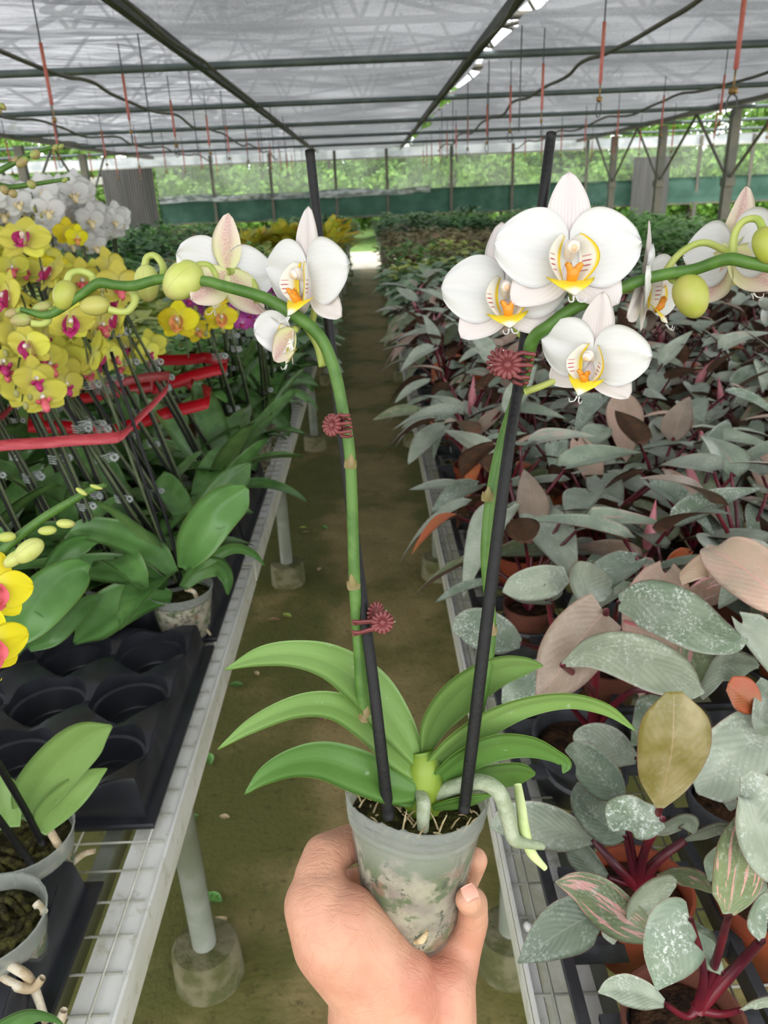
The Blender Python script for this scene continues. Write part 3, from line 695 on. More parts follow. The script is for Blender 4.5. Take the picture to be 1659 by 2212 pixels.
for q in range(5): tube(mb, [Q(790+q*9, 1712-(q % 3)*7, -.004), Q(797+q*9, 1722-(q % 2)*9, -.008), Q(806+q*8, 1716, -.006)], [.0016, .0018, .0008], 6)
o = part('dry_moss', mb, 'fleck', orc); o['kind'] = 'stuff'
mb = MB(); tube(mb, [Q(895, 2036, -.030), Q(912, 2030, -.033), Q(924, 2010, -.034)], [.0012, .0022, .0008], 7, res=10); part('bark_chip', mb, 'fleck', orc)
for pts, w in (([(908,1712,-.012),(915,1735,-.020),(914,1765,-.022),(914,1792,-.020)], [13,15,14,12]),
               ([(942,1716,-.008),(990,1698,-.012),(1039,1689,-.016),(1078,1712,-.020),(1098,1770,-.022),(1110,1812,-.022),(1140,1822,-.02),(1174,1828,-.018)], [14,17,17,17,16,15,11,8]),
               ([(1118,1695,.0),(1126,1745,-.01),(1132,1790,-.016),(1147,1840,-.018),(1178,1876,-.018)], [9,11,12,11,6])):
    part('aerial_root', tube(MB(), [Q(*p) for p in pts], [px(a, 1750) for a in w], 12, 0, 40), ['root'] if w[0] != 9 else ['roottip'], orc)
# flower spikes
SPL = [(885,1735,.0),(866,1690,-.002),(812,1600,-.004),(786,1530,-.007),(776,1400,-.008),(766,1260,-.008),(757,1000,-.008),(741,890,-.008),(722,800,-.008),(694,732,-.008),(650,690,-.008),(575,645,-.008),(480,617,-.008),(440,607,-.008),(350,603,-.008),(290,617,-.008),(250,616,-.008),(212,612,-.008),(170,640,-.008),(105,680,-.008),(45,668,-.008)]
SWL = [15,15,15,14,13,12.5,12,12.5,13,13,13.5,12.5,11.5,11,10.5,11,10,11,9,8.5,5]
SPR = [(955,1735,.0),(985,1680,-.0),(1015,1600,.002),(1042,1490,.002),(1060,1362,.002),(1050,1220,.002),(1052,1150,.002),(1062,1060,.006),(1083,960,.010),(1112,870,.014),(1135,800,.012),(1150,735,.006),(1185,705,-.001),(1235,668,-.004),(1300,640,-.002),(1380,607,-.004),(1440,592,-.006),(1500,582,-.010),(1570,560,-.020),(1620,568,-.026),(1690,582,-.030)]
SWR = [14,14,14,14,12,11.5,12,12,12,13,14,15,14,13,12.5,12.5,12.5,12.5,13,12.5,12]
spl = part('flower_spike', tube(MB(), [Q(*p) for p in SPL], [px(a, p[1]) for a, p in zip(SWL, SPL)], 12, 0, 160), 'stem', orc)
spr = part('flower_spike', tube(MB(), [Q(*p) for p in SPR], [px(a, p[1]) for a, p in zip(SWR, SPR)], 12, 0, 160), 'stem', orc)
def bract(x, y, off, r, sp, lean=0, tipside=1):
    mb = MB(); d = 14
    tube(mb, [Q(x-lean*.2, y+8, off), Q(x, y, off), Q(x+lean*.3, y-12, off)], [px(r+.8, y), px(r+2, y), px(r+.6, y)], 12)
    tube(mb, [Q(x, y+2, off-.002), Q(x+lean*.5, y-13, off-.0028), Q(x+lean, y-24, off-.0024)], [px(r*.85, y), px(r*.6, y), px(1.5, y)], 8)
    o = part('bract', mb, 'bract', sp); return o
for a in ((757,1004,-.008,12,spl,2),(764,1264,-.008,13,spl,-6),(788,1548,-.007,14,spl,6),(868,1692,-.002,15,spl,6),(1053,1075,.002,12,spr,3),(1060,1362,.002,12.5,spr,2),(975,1702,0,14,spr,4)): bract(*a)
# --- the moth orchid flower, modelled facing +z with half spread 1
def lobes(axis, L, Wd, prof, cup, tw=0.0, droop=0.0, nu=18, nv=13, z0=0.0, ruf=.02, seed=0):
    a = math.radians(axis); u_ = np.array([math.cos(a), math.sin(a)]); v_ = np.array([-u_[1], u_[0]]); G = np.empty((nu, nv, 3))
    for i in range(nu):
        t = i/(nu-1); w = prof(t)*Wd
        for j in range(nv):
            v = j/(nv-1)*2-1; tt = t*(1-.0*abs(v)); xy = u_*tt*L+v_*v*w
            z = z0+cup*(math.sin(t*PI*.9))*.6-droop*t*t-(cup*.8*v*v*w)+ruf*math.sin(6*v+seed)*t+tw*v*t
            z -= .05*math.exp(-(v*6)**2)*(t < .9)*math.sin(PI*t)
            G[i, j] = (xy[0], xy[1], z)
    if True: G = G[:, ::-1] if False else G
    return G
pw = lambda t: .09+.92*(math.sin(PI*min(1, t**.80*.995)))**.62 if 0 < t < 1 else (.09 if t <= 0 else .05)
sw = lambda t: .16+.86*(math.sin(PI*t**.85))**.85 if 0 < t < 1 else (.16 if t <= 0 else .03)
def F_petal(s):
    G = lobes(8 if s > 0 else 172, 1.02, .53, pw, .10, 0, .10, 22, 15, .02, .03, s)
    if s < 0: G = G[:, ::-1]; 
    return sheet(MB(), G, .012, 0, 0)
def F_sepal(ax, L, Wd): return sheet(MB(), lobes(ax, L, Wd, sw, .10, 0, .06, 18, 9, -.05, .01, ax), .012, 0, 1)
def F_lip():
    mb = MB()
    for s in (-1, 1):
        nu, nv = 18, 12; G = np.empty((nu, nv, 3))
        for i in range(nu):
            u = i/(nu-1); su = math.sin(PI*(.06+.90*u))
            for j in range(nv):
                v = j/(nv-1)
                G[i, j] = (s*(.05+.27*su**.8*(.30+.70*v**.8)+.02*v), -.42+.62*u+.05*v*(u-.5), .06+.36*v*su**.6-.10*v*v*su+.05*(1-u))
        if s < 0: G = G[:, ::-1]
        sheet(mb, G, .014, 0, 0)
    nu, nv = 12, 15; G = np.empty((nu, nv, 3))
    for i in range(nu):
        t = i/(nu-1)
        for j in range(nv):
            v = j/(nv-1)*2-1; wd = .30*(1-t**1.5)+.03
            G[i, j] = (v*wd, -.42-.22*t+.07*v*v*(1-t*.6), .24+.22*t-.10*abs(v)**1.5+.04*math.sin(PI*t))
    sheet(mb, G, .016, 1, 1)
    tube(mb, [(.0, -.42, .2), (0, -.34, .29), (0, -.28, .30)], [.07, .085, .075], 10, 2, 10)
    for s in (-1, 1):
        tube(mb, [(s*.03, -.32, .30), (s*.07, -.25, .34), (s*.11, -.22, .36)], [.055, .045, .03], 8, 2, 8)
        tube(mb, [(s*.02, -.66, .44), (s*.04, -.73, .50), (s*.10, -.74, .56), (s*.12, -.68, .56)], [.016, .011, .008, .005], 6, 3, 12)
    return mb
def F_col():
    mb = MB(); tube(mb, [(0, -.08, -.02), (0, -.02, .10), (0, .03, .22), (0, .02, .29)], [.07, .085, .10, .085], 14, 0, 14)
    ball(mb, (0, .0, .30), (.055, .05), (0, -.2, 1), 8, 1); ball(mb, (0, .02, .27), (.09, .07), (0, 0, 1), 8, 0); return mb
ME = {'petal_r': F_petal(1).mesh('petal', ['petal']), 'petal_l': F_petal(-1).mesh('petal', ['petal']), 'dorsal': F_sepal(90, 1.08, .30).mesh('sepal', ['sepal', 'sepalb']),
      'lat_r': F_sepal(-42, 1.0, .36).mesh('sepal', ['sepal', 'sepalb']), 'lat_l': F_sepal(222, 1.0, .36).mesh('sepal', ['sepal', 'sepalb']),
      'lip': F_lip().mesh('lip', ['lobe', 'midlobe', 'callus', 'petal']), 'col': F_col().mesh('column', ['column', 'anther'])}
def rotm(axis, deg): return Matrix.Rotation(math.radians(deg), 4, axis)
def flower(parent, x, y, d, face, half, roll=0, ped=None, open_=None):
    c = P(x, y, d); up = cdir(math.sin(math.radians(roll)), math.cos(math.radians(roll)), .1); T = frame(c-ORG[parent.name], cdir(*face), up, half*d/F)
    f = inst('flower', ME['col'], parent, T); op = dict(pr=0, pl=0, ds=0, lr=0, ll=0, lip=0); op.update(open_ or {})
    inst('petal', ME['petal_r'], f, rotm('Y', -op['pr'])); inst('petal', ME['petal_l'], f, rotm('Y', op['pl']))
    inst('sepal', ME['dorsal'], f, rotm('X', op['ds']) @ Matrix.Scale(op.get('dw', 1), 4, Vector((1, 0, 0)))); 
    inst('sepal', ME['lat_r'], f, Matrix.Rotation(math.radians(op['lr']), 4, Vector((.67, .74, 0)))); inst('sepal', ME['lat_l'], f, Matrix.Rotation(math.radians(op['ll']), 4, Vector((.67, -.74, 0))))
    inst('lip', ME['lip'], f)
    if ped:
        mb = tube(MB(), [P(*q) for q in ped]+[c-cdir(*face)/np.linalg.norm(face)*half*d/F*.06], [.0022, .0019, .0019, .0021], 9, 0, 24); o = part('pedicel', mb, 'pedicel', orc)
    return f
flower(orc, 1228, 545, .405, (0, -.12, 1), 158, 0, [(1240,672,.432),(1236,640,.43),(1230,590,.425)])
flower(orc, 1092, 628, .424, (-.08, -.10, 1), 136, -4, [(1146,738,.434),(1120,718,.438),(1098,670,.436)])
flower(orc, 1280, 766, .412, (-.55, -.36, .75), 122, 15, [(1134,846,.440),(1180,830,.434),(1240,800,.43)])
flower(orc, 1394, 615, .438, (.88, -.15, .45), 124, 2, [(1330,632,.43),(1350,628,.436),(1376,620,.44)], dict(pr=30, pl=14))
flower(orc, 1580, 545, .434, (.93, .12, -.34), 132, 2, [(1430,598,.432),(1468,548,.428),(1520,524,.424)], dict(ds=22, lr=-12, ll=-12))
flower(orc, 664, 594, .405, (-.72, -.22, .65), 128, 11, [(664,700,.432),(676,690,.43),(680,640,.42)], dict(pl=10))
flower(orc, 632, 714, .416, (-.90, -.34, -.25), 92, -12, [(697,792,.431),(684,745,.43),(655,700,.428)], dict(lr=-34, ll=-34, pr=42, pl=42, ds=36))
flower(orc, 488, 588, .424, (-.62, .10, -.78), 114, 4, [(556,652,.432),(548,612,.434),(520,587,.432)], dict(lr=4, ll=4, ds=4))
# buds on their curved stalks
def bud(x, y, d, rx, rl, ax2, ped, parent=orc, mat='bud'):
    a = R @ np.array([ax2[0], -ax2[1], ax2[2] if len(ax2) > 2 else 0.0]); mb = ball(MB(), P(x, y, d), (rx*d/F, rl*d/F), a, 14, 0, .07, .5); o = part('bud', mb, mat, parent)
    pm = tube(MB(), [P(*q) for q in ped], [.0024, .0020, .0019, .0021], 8, 0, 22); part('pedicel', pm, 'pedicel', o if parent is orc else parent)
bud(395, 607, .412, 42, 49, (-.5, .45), [(467,624,.423),(466,598,.42),(452,575,.417),(432,572,.414),(415,584,.412)])
bud(318, 612, .432, 29, 40, (.05, 1), [(352,603,.428),(352,575,.43),(336,553,.431),(318,556,.432),(312,578,.432)])
bud(140, 638, .412, 27, 33, (-.3, 1), [(204,612,.42),(196,594,.417),(172,586,.415),(152,592,.413),(144,612,.412)], orc, 'budr')
bud(205, 661, .412, 24, 33, (-1, .1), [(288,625,.42),(292,650,.418),(276,672,.415),(255,673,.413),(235,668,.412)], orc, 'budr')
bud(46, 692, .412, 16, 23, (-1, .1), [(105,680,.418),(102,694,.416),(88,700,.414),(66,698,.412)], orc, 'budg')
bud(92, 664, .417, 13, 22, (-1, .25), [(120,670,.42),(112,668,.418),(104,666,.417)], orc, 'budg')
bud(26, 678, .416, 12, 15, (-1, .2), [(50,670,.418),(42,672,.417),(34,676,.416)], orc, 'budg')
bud(1492, 640, .412, 41, 49, (.35, 1), [(1448,592,.422),(1452,604,.418),(1468,610,.414),(1482,618,.412)], orc, 'budr')
bud(1655, 530, .386, 32, 40, (.2, 1), [(1584,562,.402),(1586,510,.398),(1606,478,.394),(1636,474,.39),(1650,500,.387)], orc, 'budr')
# stakes
for pts, w, lab in (([(669,325,.004),(690,520,.004),(717,760,.005),(742,960,.006),(768,1180,.004),(801,1430,-.018),(822,1610,-.026),(840,1766,-.024)], [10.5,10.5,11,11.5,12,12,12.5,12.5], 'black plastic stake with its top standing clear at the middle, behind the left flower spike'),
                    ([(1191,288,.004),(1172,440,.000),(1138,700,.012),(1117,850,.004),(1096,990,-.008),(1058,1290,-.018),(1022,1590,-.024),(1002,1752,-.022)], [11,11.5,12,12,12.5,13,13,12], 'black plastic stake rising behind the big front flower, beside the right flower spike')):
    mb = tube(MB(), [Q(*p) for p in pts], [px(a, p[1]) for a, p in zip(w, pts)], 14, 0, 60); o = part('plant_stake', mb, 'stake'); tag(o, lab, 'stake')
# daisy claw clips
def clip(x, y, d, s, dirx, tilt, lab, back, face, rows):
    """s = daisy radius px; dirx = side the prongs reach to"""
    c = P(x, y, d); u = s*d/F; T = np.array(frame(c, cdir(*face), cdir(tilt, 1, 0), u)); root = empty('flower_clip', c, lab, 'clip')
    def daisy(ofs, full=True):
        mb = MB()
        for k in range(14):
            a = k/14*2*PI; dd = np.array([math.cos(a), math.sin(a), 0.0]); 
            tube(mb, [dd*.28, dd*.62+np.array([0, 0, .10]), dd*.95+np.array([0, 0, .02])], [.07, .21, .20], 8, 0, 8)
            ball(mb, dd*.88+np.array([0, 0, .03]), .195, None, 6)
        ball(mb, (0, 0, .0), (.82, .10), (0, 0, 1), 10); ball(mb, (0, 0, .10), (.30, .18), (0, 0, 1), 8)
        for k in range(18):
            a = k*2.4; rr = .26*math.sqrt(k/18); ball(mb, (rr*math.cos(a), rr*math.sin(a), .25-.2*rr), .045, None, 4)
        return MB().merge(mb, T @ np.array(Matrix.Translation(ofs)))
    part('daisy', daisy((0, 0, 0)), 'clip', root)
    Tb = Matrix.Translation(back) @ Matrix.Rotation(math.radians(35*(-1 if dirx > 0 else 1)), 4, 'Y')
    mb = MB(); m2 = MB(); 
    for k in range(14):
        a = k/14*2*PI; dd = np.array([math.cos(a), math.sin(a), 0.0]); tube(m2, [dd*.25, dd*.6, dd*.95], [.08, .17, .13], 8, 0, 6); ball(m2, dd*.9, .15, None, 6)
    ball(m2, (0, 0, 0), (.5, .08), (0, 0, 1), 8)
    part('daisy', MB().merge(m2, T @ np.array(Tb)), 'clip', root)
    for (y0, y1, L) in rows:
        mb = MB(); tube(mb, [(dirx*.45, y0*.8, .05), (dirx*1.0, y0, .10), (dirx*L*.8, y1, .16), (dirx*L, y1, .05), (dirx*(L+.08), y1, -.2)], [.17, .16, .15, .15, .12], 9, 0, 22)
        ball(mb, (dirx*L, y1, .04), .16, None, 6); part('claw', MB().merge(mb, T), 'clip', root)
        mb = MB(); tube(mb, [(dirx*.45, y0*.8-.3, -.55), (dirx*1.0, y0-.28, -.75), (dirx*L*.85, y1-.3, -.7), (dirx*L*.97, y1-.3, -.3)], [.15, .15, .14, .13], 8, 0, 18)
        ball(mb, (dirx*L*.98, y1-.3, -.26), .15, None, 6); part('claw', MB().merge(mb, T), 'clip', root)
    mb = MB(); tube(mb, [(-dirx*.3, .6, -.2), (-dirx*.3, .95, -.25), (-dirx*.3, 1.08, -.3)], .07, 8); tube(mb, [(-dirx*.6, .0, -.2), (-dirx*1.25, .03, -.45)], .04, 6)
    part('spring', MB().merge(mb, T), 'steel', root)
clip(718, 918, .410, 24, 1, -.10, 'dark red daisy claw clip high on the left flower spike', (.25, .12, -.9), (-.55, 0, .85), [(.75, .62, 1.75), (-.05, -.1, 1.85), (-.85, -.85, 1.8)])
clip(826, 1344, .427, 24, -1, .05, 'dark red daisy claw clip low on the left spike, just above the leaves', (-.55, .72, -.9), (.1, 0, 1), [(.1, -.0, 2.6), (-.62, -.95, 2.55)])
clip(1096, 788, .415, 31, 1, .06, 'dark red daisy claw clip on the right spike, under the white flowers', (-.62, .35, -.75), (-.12, 0, 1), [(.85, .78, 1.75), (0, 0, 1.6), (-.9, -.85, 1.45)])
# ================================================================== HAND
def hand_mesh():
    caps = [ # (x,y,d,r px) -> (x,y,d,r px)
     ((790,2420,.462,100),(800,2250,.458,94)),((945,2420,.470,95),(945,2250,.466,88)),((868,2420,.462,98),(870,2250,.460,96)),
     ((800,2250,.458,94),(792,2130,.452,84)),((945,2250,.466,88),(955,2130,.468,74)),((870,2250,.460,96),(876,2140,.458,84)),
     ((792,2130,.452,84),(722,2030,.448,92)),((722,2030,.448,92),(694,1958,.452,82)),((876,2140,.455,76),(745,1990,.446,80)),((876,2150,.456,74),(868,2110,.452,70)),
     ((694,1958,.452,80),(690,1895,.460,56)),((690,1895,.460,56),(700,1850,.468,48)),((700,1850,.468,48),(760,1820,.486,40)),((760,1820,.486,40),(835,1830,.512,34)),
     ((955,2130,.468,72),(975,2070,.478,52)),((975,2110,.474,56),(1003,2030,.482,42)),((876,2140,.468,70),(960,2090,.484,46)),
     ((1003,2040,.482,40),(1020,1990,.474,36)),((1020,1990,.474,36),(1022,1950,.462,33)),((1022,1950,.462,33),(1012,1943,.447,31)),
     ((985,1945,.522,32),(1005,1900,.508,31)),((1005,1900,.508,31),(1026,1858,.490,29)),((960,2060,.515,40),(985,1945,.522,32)),((870,2110,.50,60),(960,2060,.515,40)),
     ((870,2110,.50,60),(880,1960,.532,36)),((880,1960,.532,34),(850,1890,.528,30)),((850,1890,.528,30),(752,1905,.508,27)),((800,2110,.49,62),(830,1960,.530,36)),((830,1960,.530,36),(850,1890,.528,30))]
    mb = MB()
    for (a, b) in caps:
        pa, pb = P(*a[:3]), P(*b[:3]); ra, rb = a[3]*a[2]/F, b[3]*b[2]/F; d = pb-pa; L = np.linalg.norm(d); d /= L
        prof = [(-ra+ra*(1-math.cos(t)), ra*math.sin(t)) for t in np.linspace(.05, PI/2, 6)]+[(L*q, ra+(rb-ra)*q) for q in (.25, .5, .75)]+[(L+rb*math.sin(t), rb*math.cos(t)) for t in np.linspace(0, PI/2-.05, 6)]
        tube(mb, [pa+d*p[0] for p in prof], np.array([p[1] for p in prof]), 16)
    return mb
hb = hand_mesh(); hc = np.array(hb.v).mean(0)
tmp = bpy.data.objects.new('tmp', hb.mesh('tmp', ['skin'], hc)); COL.objects.link(tmp)
md = tmp.modifiers.new('r', 'REMESH'); md.mode = 'VOXEL'; md.voxel_size = .0016; md.use_smooth_shade = True
md = tmp.modifiers.new('s', 'SMOOTH'); md.factor = .5; md.iterations = 22
dg = bpy.context.evaluated_depsgraph_get(); dg.update()
hm = bpy.data.meshes.new_from_object(tmp.evaluated_get(dg)); bpy.data.objects.remove(tmp)
hm.materials.clear(); hm.materials.append(M['skin']); hm.name = 'hand'
hm.polygons.foreach_set('use_smooth', np.ones(len(hm.polygons), dtype=bool))
hand = bpy.data.objects.new('hand', hm); COL.objects.link(hand); hand.location = hc; ORG['hand'] = hc
tag(hand, 'bare left hand of a person cupping the clear orchid pot from below', 'hand')
def nail(x, y, d, w, l, face, along, name='fingernail'):
    T = np.array(frame(P(x, y, d), cdir(*face), cdir(*along), w*d/F)); G = np.empty((9, 9, 3))
    for i in range(9):
        for j in range(9):
            u, v = i/4-1, j/4-1; k = math.sqrt(max(0, 1-.35*u*u)); G[i, j] = (v*k, u*l/w, .30*(1-v*v)-.12*u*u)
    mb = sheet(MB(), G[:, ::-1] if False else G.transpose(1, 0, 2), .08); part(name, MB().merge(mb, T), 'nail', hand)
nail(1015, 1929, .4385, 17, 17, (-.05, .72, .70), (-.25, .35, -.5))
mb = MB()
for q in range(130):
    x = random.uniform(690, 790); y = random.uniform(2110, 2210); 
    if x < 715+(2150-y)*.3: continue
    d0 = .402+.00025*abs(x-800)*.3; a = random.uniform(-.6, .9); l = random.uniform(14, 34)
    tube(mb, [P(x, y, d0), P(x+l*.5*math.cos(a), y+l*.5*math.sin(a), d0-.0005), P(x+l*math.cos(a+.4), y+l*math.sin(a+.4), d0)], [.00010, .00009, .00004], 3)
# ================================================================== LEFT BENCH: ORCHIDS
def uvgrid(nu, nv, fn): return np.array([[fn(i/(nu-1), 1-j/(nv-1)*2) for j in range(nv)] for i in range(nu)])
def strap(arch, lift, w=.26, twist=0.0):
    prof = lambda t: w*.5*(.28+.9*math.sin(PI*min(1, .12+t*.86))**.8)*(1 if t < .97 else .55)
    return sheet(MB(), uvgrid(12, 7, lambda t, v: (v*prof(t), t*(1-.12*arch*t), lift*t-arch*t*t+.30*prof(t)*abs(v)+twist*v*t*.2)), .008, 0, 1).mesh('leaf', ['oleaf', 'oleafb'])
STRAP = [strap(.55, .45), strap(.35, .55, .30, .2), strap(.75, .6, .24), strap(.5, .25, .28, -.2), strap(.2, .75, .30)]
def simple_flower(pm, sm, lm, name):
    def lo(G): return G
    mb = MB()
    for s in (1, -1):
        G = lobes(8 if s > 0 else 172, 1.02, .53, pw, .10, 0, .10, 9, 7, .02, .03, s); sheet(mb, G if s > 0 else G[:, ::-1], .02, 0, 0)
    for ax_, L, W_ in ((90, 1.05, .40), (-45, .98, .40), (225, .98, .40)): sheet(mb, lobes(ax_, L, W_, sw, .08, 0, .08, 9, 6, -.05, .01), .02, 1, 1)
    tube(mb, [(0, -.05, -.05), (0, .02, .22)], [.07, .09], 7, 2); tube(mb, [(0, 0, -.04), (0, .05, -.35), (.02, .3, -.55)], .045, 5, 3, 6)
    lp = MB(); tube(lp, [(0, -.20, .05), (0, -.34, .28), (0, -.5, .42), (0, -.62, .36)], [.10, .17, .15, .03], 8, 0, 9)
    for s in (-1, 1): ball(lp, (s*.2, -.2, .2), (.09, .2), (s*.2, .5, .5), 6)
    return mb.mesh('flower', [pm, sm, 'column', 'pedicel']), lp.mesh('lip', [lm])
FY = [simple_flower('yel', 'yel', 'maglip', 'y'), simple_flower('yel', 'yel', 'redlip', 'y'), simple_flower('yelb', 'yelb', 'orlip', 'y')]
FW = [simple_flower('wht', 'wht', 'ylip', 'w')]
FM = [simple_flower('mag', 'mag', 'maglip', 'm')]
def clearpot(r, h):
    pr = [(.001, 0), (r*.68, 0), (r*.74, .006)]+[(r*(.74+.26*q), .006+(h-.006)*q) for q in np.linspace(.1, 1, 8)]+[(r*1.03, h)]
    pr += [(r*1.0, h-.001)]+[(r*(.73+.26*q), .006+(h-.006)*q) for q in np.linspace(1, .1, 4)]
    a = lathe(MB(), pr, 28).mesh('pot', ['pot'], sharp=40)
    c = MB(); lathe(c, [(.001, .003), (r*.7, .003), (r*.92, h*.82), (r*.6, h*.86), (.001, h*.84)], 24); c.mi = [1 if k//24 >= 2 else 0 for k in range(len(c.f))]
    return a, c.mesh('potting_mix', ['core', 'moss'])
POT1 = clearpot(.052, .10)
def cbud(): return ball(MB(), (0, 0, 0), (.65, 1), (0, 0, 1), 8, 0, .06, .4).mesh('bud', ['budg'])
BUD = cbud()
clipm = MB(); 
for q in range(4): tube(clipm, [(-.012, 0, q*.004), (0, -.009, q*.004), (.012, 0, q*.004), (.018, .006, q*.004)], .0012, 5, 0, 8)
for q in range(8): a = q/8*2*PI; ball(clipm, (.018+.005*math.cos(a), -.004, .006+.005*math.sin(a)), .003, None, 4)
CLIP = clipm.mesh('clear_clip', ['clearclip'])
TW = lambda p: np.array([-p[0], -p[1], 1.55-p[2]])
def gen_orchid(loc, label, group, FL, h, lean, nsp, nfl, half, arc, arcup, nleaf, face_j=.5, name='potted_orchid', leaflen=(.2, .28), minaz=None, pot=True, spread=.05, nbud=2):
    x, y, z = loc; t = empty(name, loc, label, 'orchid', group)
    if pot: inst('pot', POT1[0], t); inst('potting_mix', POT1[1], t)
    a0 = random.uniform(0, 2*PI)
    for k in range(nleaf):
        az = a0+k*2.4+random.uniform(-.3, .3); L = random.uniform(*leaflen)
        T = Matrix.Translation((0, 0, .095)) @ Matrix.Rotation(az, 4, 'Z') @ Matrix.Rotation(random.uniform(-.1, .55), 4, 'X') @ Matrix.Scale(L, 4); inst('leaf', random.choice(STRAP), t, T)
    for s in range(nsp):
        ln = np.array(lean)+np.array([random.uniform(-spread, spread), random.uniform(-spread, spread)]); hh = h*random.uniform(.88, 1.08)
        b = np.array([x+random.uniform(-.015, .015), y+random.uniform(-.015, .015), z+.09]); top = b+np.array([ln[0], ln[1], hh])
        part('stake', tube(MB(), [b, b*.5+top*.5+np.array([.006, -.01, 0]), top+(top-b)*.02], .0034, 6, 0, 8), 'stake', t)
        d = np.array([-top[0]*.2+random.uniform(-.6, .6), -1.0, 0]); d /= np.linalg.norm(d); L = arc*random.uniform(.8, 1.15)
        pts = [b+np.array([.01, 0, 0]), b*.5+top*.5+np.array([.012, -.012, 0]), top+np.array([.004, -.008, -.02])]
        for q in (.3, .6, 1.0): pts.append(top+d*L*q+np.array([0, 0, arcup*math.sin(q*2.4)-.25*L*q*q*0.9]))
        sp = part('flower_spike', tube(MB(), pts, [.0036, .0034, .0032, .0022, .0014], 6, 0, 26), 'dstem', t)
        C = spline(pts, 60); n = nfl+random.randint(-1, 1)
        for q in range(n):
            u = .50+.42*q/max(1, n-1); p = C[min(59, int(u*59))]; sd = (-1)**q; side = np.cross(d, [0, 0, 1.0])*sd*half*.75
            pos = p+side+np.array([0, -.01, -half*.15+random.uniform(-.012, .012)]); fc = TW(pos); fc /= np.linalg.norm(fc); fc = fc+np.array([random.uniform(-face_j, face_j), random.uniform(-face_j, face_j)*.6, random.uniform(-.45, .15)])+side/half*.25
            fl = random.choice(FL); s_ = half*random.uniform(.85, 1.12); T = frame(pos-np.array(loc), fc, (random.uniform(-.25, .25), 0, 1), s_)
            f = inst('flower', fl[0], t, T); inst('lip', fl[1], f)
        for q in range(nbud):
            p = C[59-q*3]; T = Matrix.Translation(p-np.array(loc)+np.array([random.uniform(-.012, .012), 0, -.008])) @ Matrix.Scale(random.uniform(.007, .012), 4); inst('bud', BUD, t, T)
        for q in range(2):
            u = random.uniform(.25, .9); T = Matrix.Translation(b+(top-b)*u-np.array(loc)) @ Matrix.Rotation(random.uniform(-.6, .6), 4, 'Z') @ Matrix.Scale(random.uniform(.9, 1.3), 4); inst('clear_clip', CLIP, t, T)
    return t
# black cell trays
def tray_mesh(nx, ny, pitch, h=.072):
    mb = MB(); k = 32; rw = pitch*.465
    for i in range(nx):
        for j in range(ny):
            cx, cy = (i+.5)*pitch, (j+.5)*pitch; an = np.arange(k)/k*2*PI
            dip = lambda a: -.014*np.cos(2*a)**4
            sq = np.maximum(np.abs(np.cos(an)), np.abs(np.sin(an))); hp = pitch*.5
            edge = np.zeros(k)
            rings = [(hp/sq, h+dip(an)), (np.full(k, rw), h+dip(an)-.001), (np.full(k, rw*.97), np.full(k, h*.62)), (np.full(k, rw*.90), np.full(k, h*.58)), (np.full(k, rw*.80), np.full(k, .006)), (np.full(k, rw*.76), np.full(k, .002)), (np.full(k, rw*.35), np.full(k, .002)), (np.full(k, rw*.33), np.full(k, .012)), (np.full(k, .001), np.full(k, .012))]
            G = np.array([np.stack([cx+r*np.cos(an), cy+r*np.sin(an), z], 1) for r, z in rings]); mb.add(G.reshape(-1, 3), gridfaces(len(rings), k, cv=True), 0)
    X, Y = nx*pitch, ny*pitch; n = 24
    loop = [(X*q/n/1, 0) for q in range(n)]
    def pt(s): # rounded rectangle path
        per = [(0, 0), (X, 0), (X, Y), (0, Y), (0, 0)]; e = int(s) % 4; f = s-int(s); return np.array([per[e][0]+(per[e+1][0]-per[e][0])*f, per[e][1]+(per[e+1][1]-per[e][1])*f])
    N = 96; prof = [(0, h), (.004, h-.006), (.010, .016), (.011, .010), (.024, .009), (.026, .006), (.025, 0)]
    G = np.empty((len(prof), N, 3)); c = np.array([X/2, Y/2])
    for q in range(N):
        p = pt(q/N*4); e = (q/N*4) % 1; nn = nx if int(q/N*4) % 2 == 0 else ny; dd = -.014*math.cos(2*(math.atan2(1, 1)*0+((e*nn) % 1-.5)*PI/2))**4 if True else 0
        for i, (o_, z) in enumerate(prof):
            v = p-c; r = np.array([np.sign(v[0])*(abs(v[0])+(o_ if abs(abs(v[0])-X/2) < 1e-6 else o_*abs(v[0])/(X/2))), np.sign(v[1])*(abs(v[1])+(o_ if abs(abs(v[1])-Y/2) < 1e-6 else o_*abs(v[1])/(Y/2)))])
            G[i, q] = (*(c+r), z+(dd if i < 2 else 0))
    mb.add(G.reshape(-1, 3), gridfaces(len(prof), N, cv=True), 0)
    return mb.mesh('pot_tray', ['blackp'], sharp=28)
TRAY = tray_mesh(3, 3, .14)
def tray(x1, y0, label, group=None, rot=0):
    o = bpy.data.objects.new('pot_tray', TRAY); COL.objects.link(o); o.location = (x1-.42, y0, BZ+.012); o.rotation_euler = (0, 0, rot); tag(o, label, 'tray', group); return o
tray(-.372, .865, 'empty black plastic tray of round wells with water drops, on the left bench edge')
tray(-.415, .30, 'black plastic tray holding two clear orchid pots, at the lower left')
k = 0
for i, x in enumerate((-.372, -.83)):
    for j, y in enumerate((1.36, 1.83)): tray(x, y, f'black tray under the yellow orchids, {("front", "back")[j]} one {("by the aisle", "away from the aisle")[i]}')
